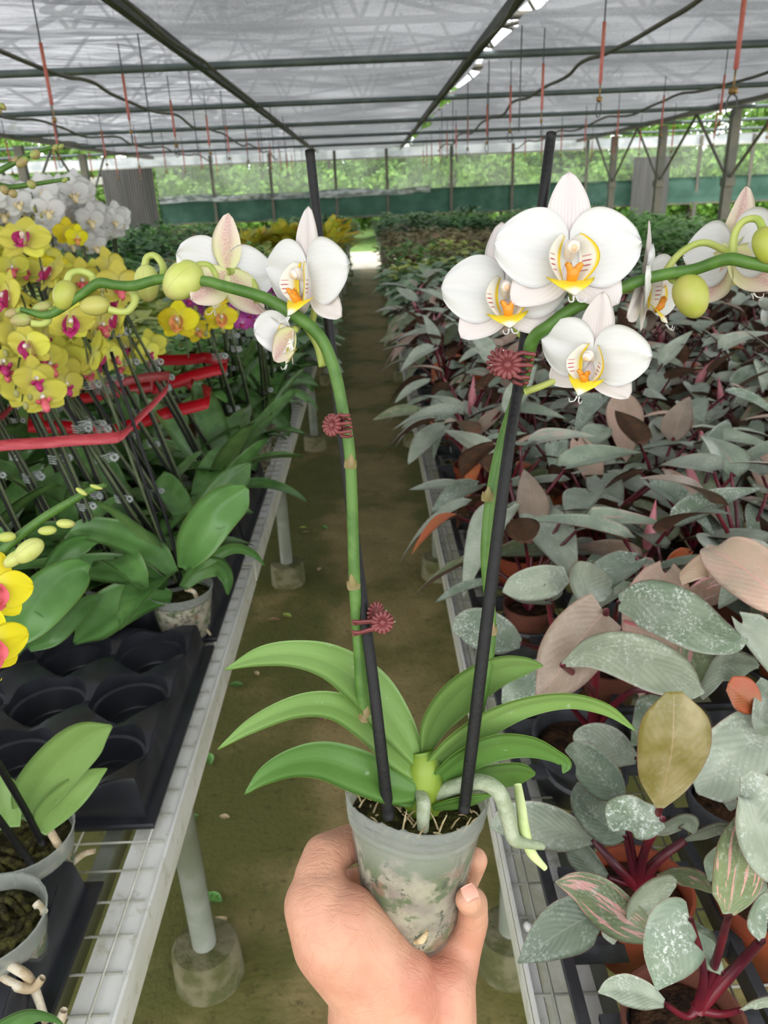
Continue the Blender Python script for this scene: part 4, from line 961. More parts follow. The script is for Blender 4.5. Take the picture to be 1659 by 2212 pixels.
# yellow orchids standing in the trays, three wells by three
for j in range(6):
    yy = 1.36+.07+.14*(j % 3)+(.47 if j > 2 else 0)
    for i in range(6):
        xx = -.372-.07-.14*(i % 3)-(.458 if i > 2 else 0)
        if (i == 5 and j > 3) or (j == 5 and i < 3): continue
        h = random.uniform(.40, .56)+.02*i
        gen_orchid((xx, yy, BZ+.016), f'yellow moth orchid, {ordw(i)} from the aisle in the {ordw(j)} yellow row', 'yellow moth orchids tied with red ribbon', FY[:2] if j < 4 or i > 1 else FY, h, (-.20+.02*i, .06), 2 if j < 4 else 1, 5, random.uniform(.038, .046), .20, .05, 6 if i < 3 else 4, .75)
# bright yellow plants whose flowers face the camera over the ribbons
def yflower(t, x, y, Yw, face, half, me, roll=0):
    global ME
    keep = ME; ME = me; c = ony(x, y, Yw); d = -(R.T @ (c-CAMP))[2]; f = flower(t, x, y, d, face, half, roll); ME = keep; return f, c
def ymesh(pm, lipm): return {'petal_r': F_petal(1).mesh('petal', [pm]), 'petal_l': F_petal(-1).mesh('petal', [pm]), 'dorsal': F_sepal(90, 1.0, .42).mesh('sepal', [pm, pm]), 'lat_r': F_sepal(-45, .96, .40).mesh('sepal', [pm, pm]), 'lat_l': F_sepal(225, .96, .40).mesh('sepal', [pm, pm]), 'lip': F_lip().mesh('lip', lipm), 'col': F_col().mesh('column', ['column', 'anther'])}
MY1 = ymesh('yelb', ['orlip', 'orlip', 'orlip', 'yelb']); MY2 = ymesh('yel', ['maglip', 'maglip', 'maglip', 'yel'])
def bright(x, y, h, lab, fl):
    t = gen_orchid((x, y, BZ+.016), lab, None, [FY[2]], h, (-.02, -.02), 1, 1, .036, .05, .01, 5, .3, nbud=1)
    for fx, fy, Yw, face, half, me in fl:
        f, c = yflower(t, fx, fy, Yw, face, half, me); part('pedicel', tube(MB(), [c+np.array([0, .01, 0]), c+np.array([.0, .05, -.01]), np.array([c[0], c[1]+.05, c[2]-.10])], .002, 6, 0, 10), 'dstem', t)
bright(-.42, 2.26, .40, 'bright yellow moth orchid with a salmon lip facing out above the red ribbon', [(385, 692, 1.86, (-.05, -.1, 1), 46, MY1)])
bright(-.40, 2.42, .38, 'bright yellow moth orchid just left of the magenta orchids', [(478, 684, 2.1, (.3, -.3, .9), 36, MY1)])
bright(-.74, 2.30, .62, 'pale yellow moth orchid standing highest of the yellow ones, below the white ones', [(52, 515, 1.55, (.1, .2, .97), 56, MY2), (110, 590, 1.6, (-.6, .3, .7), 50, MY2), (20, 640, 1.35, (-.7, -.1, .7), 58, MY2), (150, 690, 1.4, (.5, -.5, .7), 54, MY2), (62, 745, 1.36, (-.2, -.5, .85), 52, MY2), (205, 765, 1.45, (.6, -.2, -.7), 54, MY2), (255, 690, 1.5, (-.8, 0, .55), 46, MY2)])
for j in range(7):
    for i in range(2):
        gen_orchid((-.41-.15*i, 2.68+.15*j, BZ+.016), f'magenta moth orchid, {ordw(i)} from the aisle in the {ordw(j)} magenta row', 'magenta moth orchids behind the yellow ones', FM, random.uniform(.34, .46), (-.02, -.05), 2, 7, .029, .13, .03, 5, .5, leaflen=(.2, .27))
for j in range(5):
    for i in range(5):
        gen_orchid((-1.06-.15*i, 2.6+.16*j, BZ+.016), f'tall white moth orchid, {ordw(i)} from the right in the {ordw(j)} white row', 'tall white moth orchids at the left', FW, random.uniform(.63, .73), (.02, -.05), 2, 9, .050, .22, .07, 4, .5)
# ribbons wound round the bundles of stakes
def ribbon(pts, w, mat, lab, closed=True):
    p = [np.array(q, float) for q in pts]; p = p+[p[0]] if closed else p; pp = []
    for a, b in zip(p, p[1:]):
        for q in np.linspace(0, 1, 8)[:-1]: pp.append(a+(b-a)*q+np.array([0, 0, .006*mnoise.noise(tuple((a+(b-a)*q)*9))]))
    pp.append(p[-1]); G = np.array([[q+np.array([.004*v, 0, v*w*.5]) for v in (-1, 0, 1)] for q in pp]); o = part('ribbon', sheet(MB(), G, .0012), mat); tag(o, lab, 'ribbon'); return o
rp = [ony(-80, 968, 1.42), ony(120, 955, 1.40), ony(255, 943, 1.40), ony(268, 936, 1.41), ony(362, 838, 1.55), ony(365, 812, 1.75), ony(200, 832, 2.0), ony(60, 850, 2.05)]
ribbon(rp, .022, 'ribbonp', 'faded pink-red ribbon nearest the camera, knotted round the yellow orchid stakes')
rp = [ony(60, 918, 1.92), ony(250, 932, 1.90), ony(355, 892, 1.92), ony(452, 868, 2.0), ony(455, 852, 2.1), ony(400, 822, 2.28), ony(240, 850, 2.4), ony(70, 880, 2.4)]
ribbon(rp, .034, 'ribbon', 'bright red ribbon wound lower round the orchid stakes behind the pink one')
rp = [ony(330, 838, 2.2), ony(420, 812, 2.24), ony(488, 796, 2.34), ony(492, 782, 2.5), ony(440, 772, 2.62), ony(320, 782, 2.6)]
ribbon(rp, .036, 'ribbon', 'bright red ribbon at the right end of the yellow orchids, before the magenta')
mb = MB()
for s in (-1, 1): tube(mb, [ony(85, 890, 1.9), ony(85+s*16, 876, 1.89), ony(85+s*24, 884, 1.88), ony(85, 894, 1.9)], [.003, .008, .007, .003], 7, 0, 14)
for s in (-1, 1): tube(mb, [ony(85, 890, 1.9), ony(80+s*12, 912, 1.89)], [.004, .006], 6)
o = part('ribbon_bow', mb, 'ribbon'); tag(o, 'small red ribbon bow tied at the far left among the yellow orchid stakes', 'bow')
# --- nearest orchid at the front of the yellow block: its broad leaves and hanging roots
def zb(pts): return [(x, y, dz(x, y, z)) for x, y, z in pts]
fo = empty('potted_orchid', onz(392, 1292, BZ+.10)-np.array([0, 0, .10]), 'front orchid of the yellow block, with broad leaves and hanging roots', 'orchid')
T = Matrix.Scale(1.25, 4); inst('pot', POT1[0], fo, T); inst('potting_mix', POT1[1], fo, T)
for pts, w in (([(375,1240,.92),(330,1190,.96),(260,1155,.99),(180,1140,.98),(150,1150,.96)], [22,52,58,44,4]),
               ([(360,1265,.90),(290,1235,.92),(230,1225,.93),(165,1222,.92),(130,1226,.91)], [20,56,60,44,4]),
               ([(370,1290,.88),(310,1290,.88),(250,1310,.87),(200,1345,.85),(160,1390,.82)], [24,74,98,90,10]),
               ([(395,1230,.92),(420,1180,.98),(460,1120,1.03),(505,1075,1.05),(532,1052,1.06)], [22,74,86,70,14]),
               ([(390,1240,.90),(440,1215,.93),(500,1185,.94),(545,1195,.92),(572,1222,.90)], [12,22,24,18,3]),
               ([(395,1270,.89),(430,1235,.91),(470,1225,.91),(490,1250,.88),(492,1285,.85)], [18,40,46,34,5]),
               ([(400,1200,.93),(430,1140,.97),(470,1080,.99),(510,1030,1.0),(540,1000,1.01)], [18,58,66,54,6])):
    part('leaf', blade(zb(pts), w, .7, .14, 24, 9, .0016), ['oleaf', 'oleafb'], fo)
for pts, n in (([(385,1262,.89),(340,1130,1.02),(285,960,1.16),(215,760,1.34)], 'stake'), ([(392,1262,.89),(362,1130,1.02),(300,950,1.17),(240,760,1.33)], 'stake'), ([(382,1258,.89),(330,1120,1.03),(272,960,1.16),(205,780,1.32),(170,700,1.4)], 'flower_spike')):
    y0 = fo.location[1]; part(n, tube(MB(), [ony(a, b, y0+.03*i) for i, (a, b, c) in enumerate(pts)], .0034, 8, 0, 20), 'stake' if n == 'stake' else 'dstem', fo)
for pts in ([(325,1290,.87),(345,1325,.83),(368,1350,.80),(366,1378,.78),(360,1396,.775)], [(400,1272,.88),(420,1280,.87),(428,1310,.83),(432,1340,.80),(455,1372,.775)]):
    part('hanging_root', tube(MB(), [onz(*p) for p in pts], [.005, .0048, .004, .003], 8, 0, 22), 'rootdry', fo)
for pts, w, lab in (([(0,1395,.88),(60,1340,.92),(120,1270,.95),(165,1230,.96),(194,1219,.96)], [40,84,96,60,6], 0), ([(60,1400,.86),(110,1380,.87),(150,1340,.88),(190,1300,.89),(218,1284,.89)], [20,36,42,30,3], 0), ([(45,1368,.86),(90,1358,.86),(130,1350,.85),(170,1360,.83)], [30,46,46,8], 0), ([(60,1290,.90),(110,1240,.92),(150,1190,.95),(185,1172,.96),(212,1172,.96)], [14,40,46,34,3], 0)):
    part('leaf', blade(zb(pts), w, .7, .12, 24, 9, .0016), ['oleaf', 'oleafb'], fo)
# --- two pots at the lower left and the spikes they carry
def bigpot(name, c, r, h, label):
    t = empty(name, c, label, 'orchid'); a, b = clearpot(r, h); inst('pot', a, t); inst('potting_mix', b, t); return t
pa = bigpot('potted_orchid', onz(48, 1800, .865)-np.array([0, 0, .115]), .062, .115, 'potted orchid at the lower left with one broad upright leaf')
for pts, w, tl in (([(50,1775,.90),(75,1720,.94),(130,1650,.99),(190,1595,1.03),(241,1568,1.05)], [40,96,104,84,8], .3), ([(85,1800,.88),(110,1760,.91),(150,1720,.94),(195,1680,.96),(231,1660,.97)], [26,62,66,44,4], .5), ([(20,1790,.90),(12,1740,.93),(5,1700,.95),(-20,1650,.98)], [40,60,50,6], .4)):
    part('leaf', blade(zb(pts), w, tl, .14, 26, 9, .0016), ['hleaf', 'hleafb'], pa)
for pts in ([(92,1822,.86),(60,1760,.92),(20,1690,1.0),(-40,1590,1.10),(-90,1500,1.18)], [(70,1868,.86),(20,1800,.92),(-40,1720,1.0)]):
    part('stake', tube(MB(), [onz(*p) for p in pts], .0042, 8, 0, 16), 'stake', pa)
for pts in ([(105,1790,.875),(120,1815,.865),(140,1850,.83),(148,1868,.80),(180,1845,.80),(206,1838,.80)], [(138,1850,.83),(152,1875,.80),(160,1906,.77)], [(10,1750,.90),(22,1720,.93),(40,1726,.92),(30,1760,.89)]):
    part('hanging_root', tube(MB(), [onz(*p) for p in pts], [.005, .0052, .005, .0036], 8, 0, 24), 'rootdry', pa)
mb = MB()
for q in range(16):
    a, r_ = random.uniform(0, 6.3), random.uniform(.01, .05); c = np.array(pa.location)+np.array([r_*math.cos(a), r_*math.sin(a), .102]); d = np.array([math.cos(a+1.5), math.sin(a+1.5), 0])
    tube(mb, [c-d*.02, c+np.array([0, 0, .008]), c+d*.02], .004, 7, 0, 8)
part('surface_root', mb, 'moss', pa)
pb = bigpot('potted_orchid', onz(-28, 1985, .865)-np.array([0, 0, .115]), .062, .115, 'lower left corner orchid pot with pale roots spilling over its tray')
mb = MB()
for q in range(22):
    a, r_ = random.uniform(0, 6.3), random.uniform(.01, .055); c = np.array(pb.location)+np.array([r_*math.cos(a), r_*math.sin(a), .10]); d = np.array([math.cos(a+1.5), math.sin(a+1.5), 0])
    tube(mb, [c-d*.022, c+np.array([0, 0, .012]), c+d*.022], .0042, 7, 0, 8)
part('surface_root', mb, 'moss', pb)
for pts in ([(-20,2060,.85),(30,2090,.84),(60,2110,.83),(80,2150,.80),(100,2212,.78)], [(-20,2095,.83),(30,2128,.83),(70,2135,.82),(92,2112,.83)], [(78,1950,.86),(90,1965,.855),(98,1972,.85)], [(120,2222,.78),(132,2200,.79),(138,2182,.80)]):
    part('hanging_root', tube(MB(), [onz(*p) for p in pts], [.005, .0056, .0052, .0042], 8, 0, 24), 'rootdry', pb)
part('leaf', blade(zb([(-40,2250,.86),(20,2215,.88),(70,2195,.88),(110,2200,.87),(138,2215,.86)], ), [30,50,56,40,4], .7, .1, 20, 9, .0016), ['oleaf', 'oleafb'], pb)
# spike of the lower-left plant: buds and two yellow flowers leaning into the frame
yo = .70
def Y(x, y, o=0): return P(x, y, yo+o)
sp = part('flower_spike', tube(MB(), [onz(-60, 1840, .87), P(-220, 1650, .80), P(-190, 1450, .75), Y(-90,1330), Y(-20,1222), Y(30,1168), Y(95,1118), Y(150,1085), Y(196,1058), Y(228,1048)], [.005, .005, .0048, .0044, .0036, .0022], 10, 0, 60), 'stem', pa)
for x, y, rx, rl, axx in ((62,1190,24,36,(-.8,.6)),(102,1146,11,20,(-1,.1)),(142,1131,11,20,(1,.05)),(14,1160,12,20,(-1,.1)),(30,1208,16,26,(-.8,.6)),(208,1052,5,14,(1,.3)),(176,1062,6,14,(.8,.5))):
    mb = ball(MB(), Y(x, y, -.01), (rx*yo/F, rl*yo/F), R @ np.array([axx[0], -axx[1], 0]), 12, 0, .06, .4); o = part('bud', mb, 'bud', pa)
YM = {k: MB() for k in ()}
ME2 = {'petal_r': F_petal(1).mesh('petal', ['yelb']), 'petal_l': F_petal(-1).mesh('petal', ['yelb']), 'dorsal': F_sepal(90, 1.08, .38).mesh('sepal', ['yelb', 'yelb']), 'lat_r': F_sepal(-42, 1.0, .38).mesh('sepal', ['yelb', 'yelb']), 'lat_l': F_sepal(222, 1.0, .38).mesh('sepal', ['yelb', 'yelb']),
       'lip': F_lip().mesh('lip', ['redlip', 'redlip', 'orlip', 'yelb']), 'col': F_col().mesh('column', ['column', 'anther'])}
_keep = ME; ME = ME2
flower(pa, -12, 1275, yo-.01, (.55, -.1, .75), 78, 12)
flower(pa, -22, 1395, yo-.02, (.72, -.25, .6), 84, 4)
ME = _keep
for pts, bl in (([(-260,1500,.95),(-320,1000,.98),(-220,560,1.0),(-40,398,1.0),(30,352,1.0),(80,328,1.0),(136,313,1.0)], [(76,333,10,13),(48,350,10,16),(120,318,6,9),(34,346,8,10),(132,316,5,7)]), ([(-300,1500,.96),(-380,1000,1.0),(-260,600,1.02),(-60,418,1.02),(30,404,1.02),(80,397,1.02),(150,386,1.02)], [(68,398,11,9),(10,410,12,9),(140,389,5,7),(28,418,10,9)]), ([(-300,1450,1.0),(-340,900,1.02),(-120,300,1.04),(-20,246,1.04),(10,230,1.04)], [(6,230,9,6),(-4,238,9,7)])):
    part('flower_spike', tube(MB(), [P(*q) for q in pts], [.005, .005, .0042, .0032, .0022], 8, 0, 50), 'stem', pb)
    for x, y, rx, rl in bl: part('bud', ball(MB(), P(x, y, 1.0), (rx*1.0/F, rl*1.0/F), R @ np.array([.6, .5, 0]), 9, 0, .06, .4), 'budg', pb)
# ================================================================== RIGHT BENCH: PHILODENDRONS
def phleaf(shape, mat):
    a, wv, pt = ((.20, .02, .62), (.34, .05, .55), (.12, .06, .70), (.45, -.03, .5))[shape]; W_ = (.235, .22, .27, .25)[shape]
    def prof(t):
        return W_*(math.sin(PI*t**pt))**.75*(1-.25*t) if 0 < t < .985 else (.05 if t <= 0 else .006)
    def fn(t, v):
        w = prof(t); lobe = -.09*abs(v)**2*math.exp(-(t/.10)**2)
        return (v*w, t+lobe, -a*t*t+.10*t+.42*w*abs(v)*(1-.6*t)+wv*w*math.sin(7*t+3*v)*abs(v))
    return sheet(MB(), uvgrid(15, 9, fn), .006, 0, 1).mesh('leaf', [mat, 'phu'])
PHM = {(s, m_): phleaf(s, m_) for s in range(4) for m_ in ('ph', 'phg', 'phd', 'phs', 'phb', 'phr', 'phpk', 'phol')}
def tpot(mat, r=.052, h=.088):
    pr = [(.001, 0), (r*.74, 0), (r*.78, .004), (r*.95, h*.78), (r*1.02, h*.80), (r*1.05, h), (r*.98, h), (r*.93, h*.84), (r*.86, h*.60)]
    return lathe(MB(), pr, 26).mesh('pot', [mat], sharp=35)
soilm = lathe(MB(), [(.044, .072), (.03, .076), (.001, .074)], 22).mesh('soil', ['soil'])
TPOT = [tpot('terra'), tpot('terra'), tpot('brownp'), tpot('greyp')]
def ph_proto(seed):
    r = random.Random(seed); t = empty('potted_philodendron', (0, 0, 0)); inst('pot', TPOT[seed % 4], t); inst('soil', soilm, t)
    st = MB(); n = r.randint(8, 11); a0 = r.uniform(0, 6)
    for k in range(n):
        az = a0+k*2.4+r.uniform(-.3, .3); el = r.uniform(.55, 1.25); L = r.uniform(.10, .19)+(.03 if el > 1 else 0); out = np.array([-math.sin(az), math.cos(az), 0])
        e = np.array([0, 0, .085])+out*L*math.cos(el)*1.0+np.array([0, 0, L*math.sin(el)])
        tube(st, [np.array([0, 0, .07]), np.array([0, 0, .085])+out*L*.35*math.cos(el)+np.array([0, 0, L*.55*math.sin(el)]), e], [.0055, .0042, .003], 6, 0, 7)
        mt = r.choices(('ph', 'phg', 'phd', 'phs', 'phb', 'phr', 'phpk', 'phol'), (26, 30, 10, 14, 4, 6, 5, 5))[0]; sc = r.uniform(.125, .185)*(.6 if mt == 'phr' else 1)
        pitch = r.uniform(-.75, .05) if el < 1.05 else r.uniform(-.3, .9)
        T = Matrix.Translation(e) @ Matrix.Rotation(az+r.uniform(-.3, .3), 4, 'Z') @ Matrix.Rotation(pitch, 4, 'X') @ Matrix.Rotation(r.uniform(-.35, .35), 4, 'Y') @ Matrix.Scale(sc, 4)
        inst('leaf', PHM[(r.randint(0, 3), mt)], t, T)
    o = part('stem', st, 'pstem', t, local=True)
    if seed % 2: 
        pb_ = MB(); tube(pb_, [(0.01, 0, .12), (.02, .01, .20), (.04, .04, .26)], [.005, .013, .001], 7, 0, 10); part('new_leaf', pb_, 'pinkbud', t, local=True)
    return t
protos = [ph_proto(s) for s in range(6)]; used = [False]*6
PGRP = 'dark philodendrons crowding the right bench'
rows = 0
for j, y in enumerate([1.01+.60*k_+.0925+.185*m_ for k_ in range(7) for m_ in range(3)]):
    i0 = 0
    for i, x in enumerate([.192+.40*k_+.0925+.185*m_ for k_ in range(5) for m_ in range(2)]):
        if x > .56*(y*.92+.3)+.25 or (y < 1.2 and x < .40): continue
        q = random.randrange(6); o = protos[q] if not used[q] else copy_tree(protos[q]); used[q] = True
        o.location = (x+random.uniform(-.02, .02), y+random.uniform(-.02, .02), BZ+.018); o.rotation_euler = (0, 0, random.uniform(0, 6.28)); s = random.uniform(.9, 1.12); o.scale = (s, s, s)
        tag(o, f'dark philodendron on right bench, {ordw(i)} from aisle in {ordw(j)} row back', 'philodendron', PGRP)
for q in range(6):
    if not used[q]:
        for c in list(protos[q].children): bpy.data.objects.remove(c)
        bpy.data.objects.remove(protos[q])
# carriers: black pot trays with a flared rim and bars between the pots
def carrier(nx, ny, pitch):
    mb = MB(); X, Yl = nx*pitch, ny*pitch; h = .055; prof = [(-.004, .002), (.0, h-.006), (.014, h), (.015, h-.008), (.004, h-.012), (.0, .0)]; N = 4
    G = np.empty((len(prof), N, 3)); cs = [(0, 0), (X, 0), (X, Yl), (0, Yl)]
    for i, (o_, z) in enumerate(prof):
        for q, (a, b) in enumerate(cs): G[i, q] = (a+(o_ if a > 0 else -o_), b+(o_ if b > 0 else -o_), z)
    mb.add(G.reshape(-1, 3), gridfaces(len(prof), N, cv=True), 0)
    for i in range(1, nx): box(mb, (i*pitch-.006, 0, .02), (i*pitch+.006, Yl, .05))
    for j in range(1, ny): box(mb, (0, j*pitch-.006, .02), (X, j*pitch+.006, .05))
    for i in range(nx):
        for j in range(ny):
            an = np.arange(24)/24*2*PI; tube(mb, [((i+.5)*pitch+.056*math.cos(a), (j+.5)*pitch+.056*math.sin(a), .045) for a in np.append(an, an[0])], .005, 5)
            for a in (0, PI/2, PI, 3*PI/2): box(mb, ((i+.5)*pitch+.07*math.cos(a)-.012, (j+.5)*pitch+.07*math.sin(a)-.012, .040), ((i+.5)*pitch+.07*math.cos(a)+.012, (j+.5)*pitch+.07*math.sin(a)+.012, .048))
    return mb.mesh('pot_carrier', ['greyp'], None, False)
CAR = carrier(2, 3, .185)
for j, y in enumerate(np.arange(.41, 4.8, .60)):
    for i, x in enumerate(np.arange(.192, 2.0, .40)):
        if x > .56*(y*.92+.8)+.2: continue
        o = bpy.data.objects.new('pot_carrier', CAR); COL.objects.link(o); o.location = (x, y, BZ+.012)
        tag(o, f'dusty black pot carrier, {ordw(i)} from the aisle in the {ordw(j)} carrier row', 'carrier', 'pot carriers on the right bench')
# --- the nearest plants on the right, leaf by leaf
def hp(cx, cy, zr, label, pm=0, sc=1.0):
    c = onz(cx, cy, zr); t = empty('potted_philodendron', c-np.array([0, 0, .088*sc]), label, 'philodendron'); T = Matrix.Scale(sc, 4); inst('pot', TPOT[pm], t, T); inst('soil', soilm, t, T); return t
def hl(t, pts, w, mt, tilt=.7, dip=.10, wav=.0, stem=None, sr=.0042, seed=1):
    """pts from the leaf base to its tip as (px,py,height)"""
    q = [(x, y, dz(x, y, z)) for x, y, z in pts]
    part('leaf', blade(q, w, tilt, dip, 26, 11, .0014, wav=wav, seed=seed), [mt+'_h' if mt+'_h' in M else mt, 'phu'], t)
    if stem: part('petiole', tube(MB(), [onz(*s) for s in stem]+[P(*q[0])], [sr*1.25, sr*.85, sr*.65], 9, 0, 20), 'pstem', t)
A = hp(1380, 1915, .845, 'philodendron with a big olive-brown upright leaf and crimson stems, near the right bench edge', 0, 1.15)
B_ = (1375, 1912, .86)
hl(A, [(1425,1746,1.01),(1440,1690,1.04),(1456,1620,1.08),(1459,1550,1.11),(1456,1494,1.13)], [18,120,168,150,36], 'pho', .15, .06, 0, [B_, (1392,1840,.93)], .0055)
hl(A, [(1432,1768,1.0),(1400,1770,1.0),(1365,1765,1.0),(1335,1768,.99),(1318,1795,.98)], [36,66,78,60,6], 'phs', .6, .2, .12, [B_, (1388,1850,.92)], .005, 2)
hl(A, [(1280,1812,.92),(1225,1798,.93),(1160,1780,.94),(1100,1780,.93),(1058,1787,.92)], [20,66,76,62,4], 'phg', .8, .08, 0, [B_, (1330,1870,.90)], .006)
hl(A, [(1345,1738,.98),(1320,1700,.98),(1285,1665,.98),(1250,1635,.98),(1221,1622,.97)], [20,72,84,62,4], 'phd', .5, .08, 0, [B_, (1365,1830,.93)], .004)
hl(A, [(1350,1806,.95),(1320,1790,.95),(1285,1760,.95),(1258,1720,.95),(1248,1690,.95)], [16,66,76,62,6], 'phd', .5, .08, 0, [B_, (1362,1860,.91)], .004)
hl(A, [(1480,1815,.93),(1520,1800,.94),(1560,1790,.94),(1600,1800,.93)], [14,46,44,4], 'phg', .8, .1, 0, [B_, (1425,1855,.91)], .0065)
hl(A, [(1312,1895,.88),(1285,1880,.89),(1255,1850,.90),(1235,1830,.91),(1221,1818,.92)], [14,46,54,40,4], 'phd', .6, .1, 0, [B_, (1345,1905,.87)], .004)
hl(A, [(1420,1893,.88),(1460,1890,.89),(1500,1900,.89),(1540,1930,.87)], [16,54,54,4], 'phol', .7, .1, 0, [B_], .004)
hl(A, [(1400,1800,.95),(1440,1790,.96),(1480,1775,.97),(1500,1800,.96)], [14,50,52,6], 'phg', .8, .1)
C3 = hp(1245, 1585, .845, 'philodendron at the bench edge with a long grey-green leaf over a folded brown one', 3, 1.2)
B3 = (1278, 1578, .86)
hl(C3, [(1215,1436,1.08),(1280,1410,1.10),(1360,1420,1.11),(1440,1455,1.09),(1495,1492,1.06),(1522,1496,1.05)], [12,82,112,104,50,3], 'ph', .5, .06, .03, [B3, (1285,1500,.97)], .006)
hl(C3, [(1310,1318,1.11),(1280,1350,1.10),(1240,1400,1.08),(1200,1460,1.05),(1158,1506,1.03)], [90,118,128,96,6], 'phb', .35, .14, 0, [B3, (1288,1450,1.0)], .006)
hl(C3, [(1375,1640,.90),(1340,1620,.91),(1300,1605,.92),(1262,1602,.92),(1250,1612,.91)], [20,64,72,50,6], 'ph', .8, .08, 0, [B3], .004)
hl(C3, [(1455,1505,1.0),(1420,1530,.97),(1400,1580,.95),(1365,1610,.92)], [30,70,60,5], 'phd', .8, .08, 0, [B3, (1330,1520,.94), (1380,1490,1.0)], .0055)
hl(C3, [(1180,1440,.97),(1140,1475,.96),(1110,1500,.95),(1085,1520,.93)], [40,66,50,4], 'phs', .8, .08, 0, [B3, (1230,1520,.92)], .004)
Fp = hp(1312, 1425, .845, 'philodendron with a long white speckled leaf and two flat green ones, behind the brown leaf', 2, 1.1)
BF = (1320, 1420, .86)
hl(Fp, [(1336,1300,1.08),(1390,1300,1.09),(1460,1330,1.09),(1530,1370,1.07),(1590,1392,1.05),(1616,1382,1.05)], [40,104,116,90,46,4], 'phs', .55, .06, .04, [BF, (1325,1360,.98)], .005)
hl(Fp, [(1285,1302,1.08),(1282,1285,1.085),(1280,1262,1.09),(1285,1236,1.1),(1288,1222,1.105)], [60,128,156,140,40], 'phg', 1.2, .05, 0, [BF, (1295,1370,.97)], .005)
hl(Fp, [(1180,1292,1.05),(1195,1270,1.06),(1160,1268,1.055),(1120,1274,1.05),(1084,1278,1.05)], [30,62,70,52,4], 'phg', .9, .06, 0, [BF, (1215,1400,.95)], .005)
hl(Fp, [(1225,1240,1.08),(1190,1252,1.08),(1150,1262,1.07),(1110,1272,1.06),(1086,1278,1.055)], [30,62,66,46,4], 'phg', .9, .06)
hl(Fp, [(1125,1390,.95),(1090,1375,.96),(1040,1360,.96),(1000,1358,.95),(978,1362,.94)], [20,70,86,60,6], 'phs', .8, .08, 0, [(1160,1400,.88)], .004)
hl(Fp, [(1510,1500,.98),(1560,1445,1.0),(1610,1440,1.0),(1640,1440,.99)], [40,84,60,6], 'phg', .8, .1, .05)
hl(Fp, [(1470,1250,1.08),(1510,1225,1.09),(1545,1218,1.1),(1590,1225,1.09)], [34,62,58,8], 'phpk', .8, .12)
hl(Fp, [(1345,1345,1.02),(1370,1360,1.01),(1380,1368,1.0)], [16,26,4], 'pinkbud', .6, .1)
E5 = hp(1690, 1640, .85, 'philodendron at the right edge of view with rosy brown and streaked olive leaves', 0, 1.1)
BE = (1680, 1620, .87)
hl(E5, [(1705,1312,1.14),(1662,1268,1.16),(1605,1222,1.17),(1552,1192,1.17),(1522,1182,1.16)], [56,128,140,96,20], 'phpk', .35, .07, 0, [BE, (1720,1440,1.03)], .005)
hl(E5, [(1640,1536,1.02),(1625,1518,1.03),(1602,1496,1.04),(1575,1476,1.05)], [18,62,74,34], 'phr', .4, .15, 0, [BE], .005)
hl(E5, [(1690,1560,1.0),(1640,1590,1.0),(1580,1640,.99),(1530,1690,.97),(1506,1714,.96)], [60,110,120,90,6], 'ph', .6, .10, .04, [BE], .005)
hl(E5, [(1660,1470,1.04),(1656,1500,1.03),(1650,1560,1.02),(1660,1590,1.0)], [30,50,46,10], 'phg', .4, .1)
hl(E5, [(1400,1500,.93),(1450,1540,.93),(1500,1570,.92),(1540,1590,.91)], [30,90,80,6], 'phd', .8, .08)
Bp = hp(1478, 2200, .835, 'philodendron in a brown pot at the lower right with a speckled pointed leaf', 2, 1.12)
BB = (1506, 2180, .85)
hl(Bp, [(1492,1985,1.0),(1470,2000,1.0),(1455,2040,.99),(1435,2090,.97),(1418,2140,.95)], [60,104,112,76,3], 'phs', .5, .08, .05, [BB, (1520,2100,.92)], .0042)
hl(Bp, [(1435,2168,.88),(1400,2152,.89),(1360,2140,.89),(1325,2138,.89),(1293,2144,.88)], [14,42,50,36,3], 'phg', .8, .12, 0, [BB, (1480,2195,.85)], .004)
hl(Bp, [(1574,1976,1.03),(1590,1930,1.05),(1600,1870,1.08),(1605,1810,1.10),(1600,1765,1.11)], [30,112,130,110,30], 'phol', .2, .08, 0, [BB, (1545,2080,.93)], .0048)
hl(Bp, [(1680,1890,1.08),(1660,1840,1.10),(1645,1780,1.12),(1640,1720,1.13),(1610,1672,1.14)], [60,110,130,110,30], 'phg', .25, .08, 0, [(1700,2050,.95)], .0048)
hl(Bp, [(1600,2182,.88),(1630,2170,.89),(1665,2165,.89),(1700,2180,.88)], [20,52,54,6], 'phg', .8, .1, 0, [BB, (1560,2190,.86)], .004)
hl(Bp, [(1645,2030,.97),(1640,2000,.98),(1640,1965,.99),(1660,1930,1.0)], [16,56,64,20], 'phs', .5, .12, .06, [BB, (1600,2080,.91)], .006)
hl(Bp, [(1560,2100,.92),(1530,2060,.93),(1500,2010,.94)], [14,50,6], 'phd', .6, .1, 0, [BB], .004)
Dp = A
BD = (1400, 1985, .87)
hl(Dp, [(1402,2015,.92),(1350,1985,.94),(1300,1950,.95),(1250,1922,.95),(1200,1906,.94)], [44,78,84,58,3], 'phol', .7, .08, 0, [(1390,2010,.87)], .004)
hl(Dp, [(1298,1972,.93),(1262,1985,.93),(1215,2010,.92),(1165,2045,.90),(1119,2080,.88)], [40,82,88,56,3], 'phd', .7, .07, 0, [(1350,1985,.88)], .004)
hl(Dp, [(1368,1990,.93),(1385,1960,.94),(1415,1930,.95),(1445,1915,.95),(1462,1908,.95)], [50,98,108,80,20], 'phg', .7, .07, 0, [(1390,1995,.88)], .004)
hl(Dp, [(1480,1990,.92),(1500,2020,.92),(1525,2050,.90),(1555,2062,.88)], [40,70,50,4], 'phd', .7, .07)
hl(Dp, [(1325,2000,.86),(1320,2020,.85),(1325,2040,.84)], [30,36,4], 'phg', .5, .07)
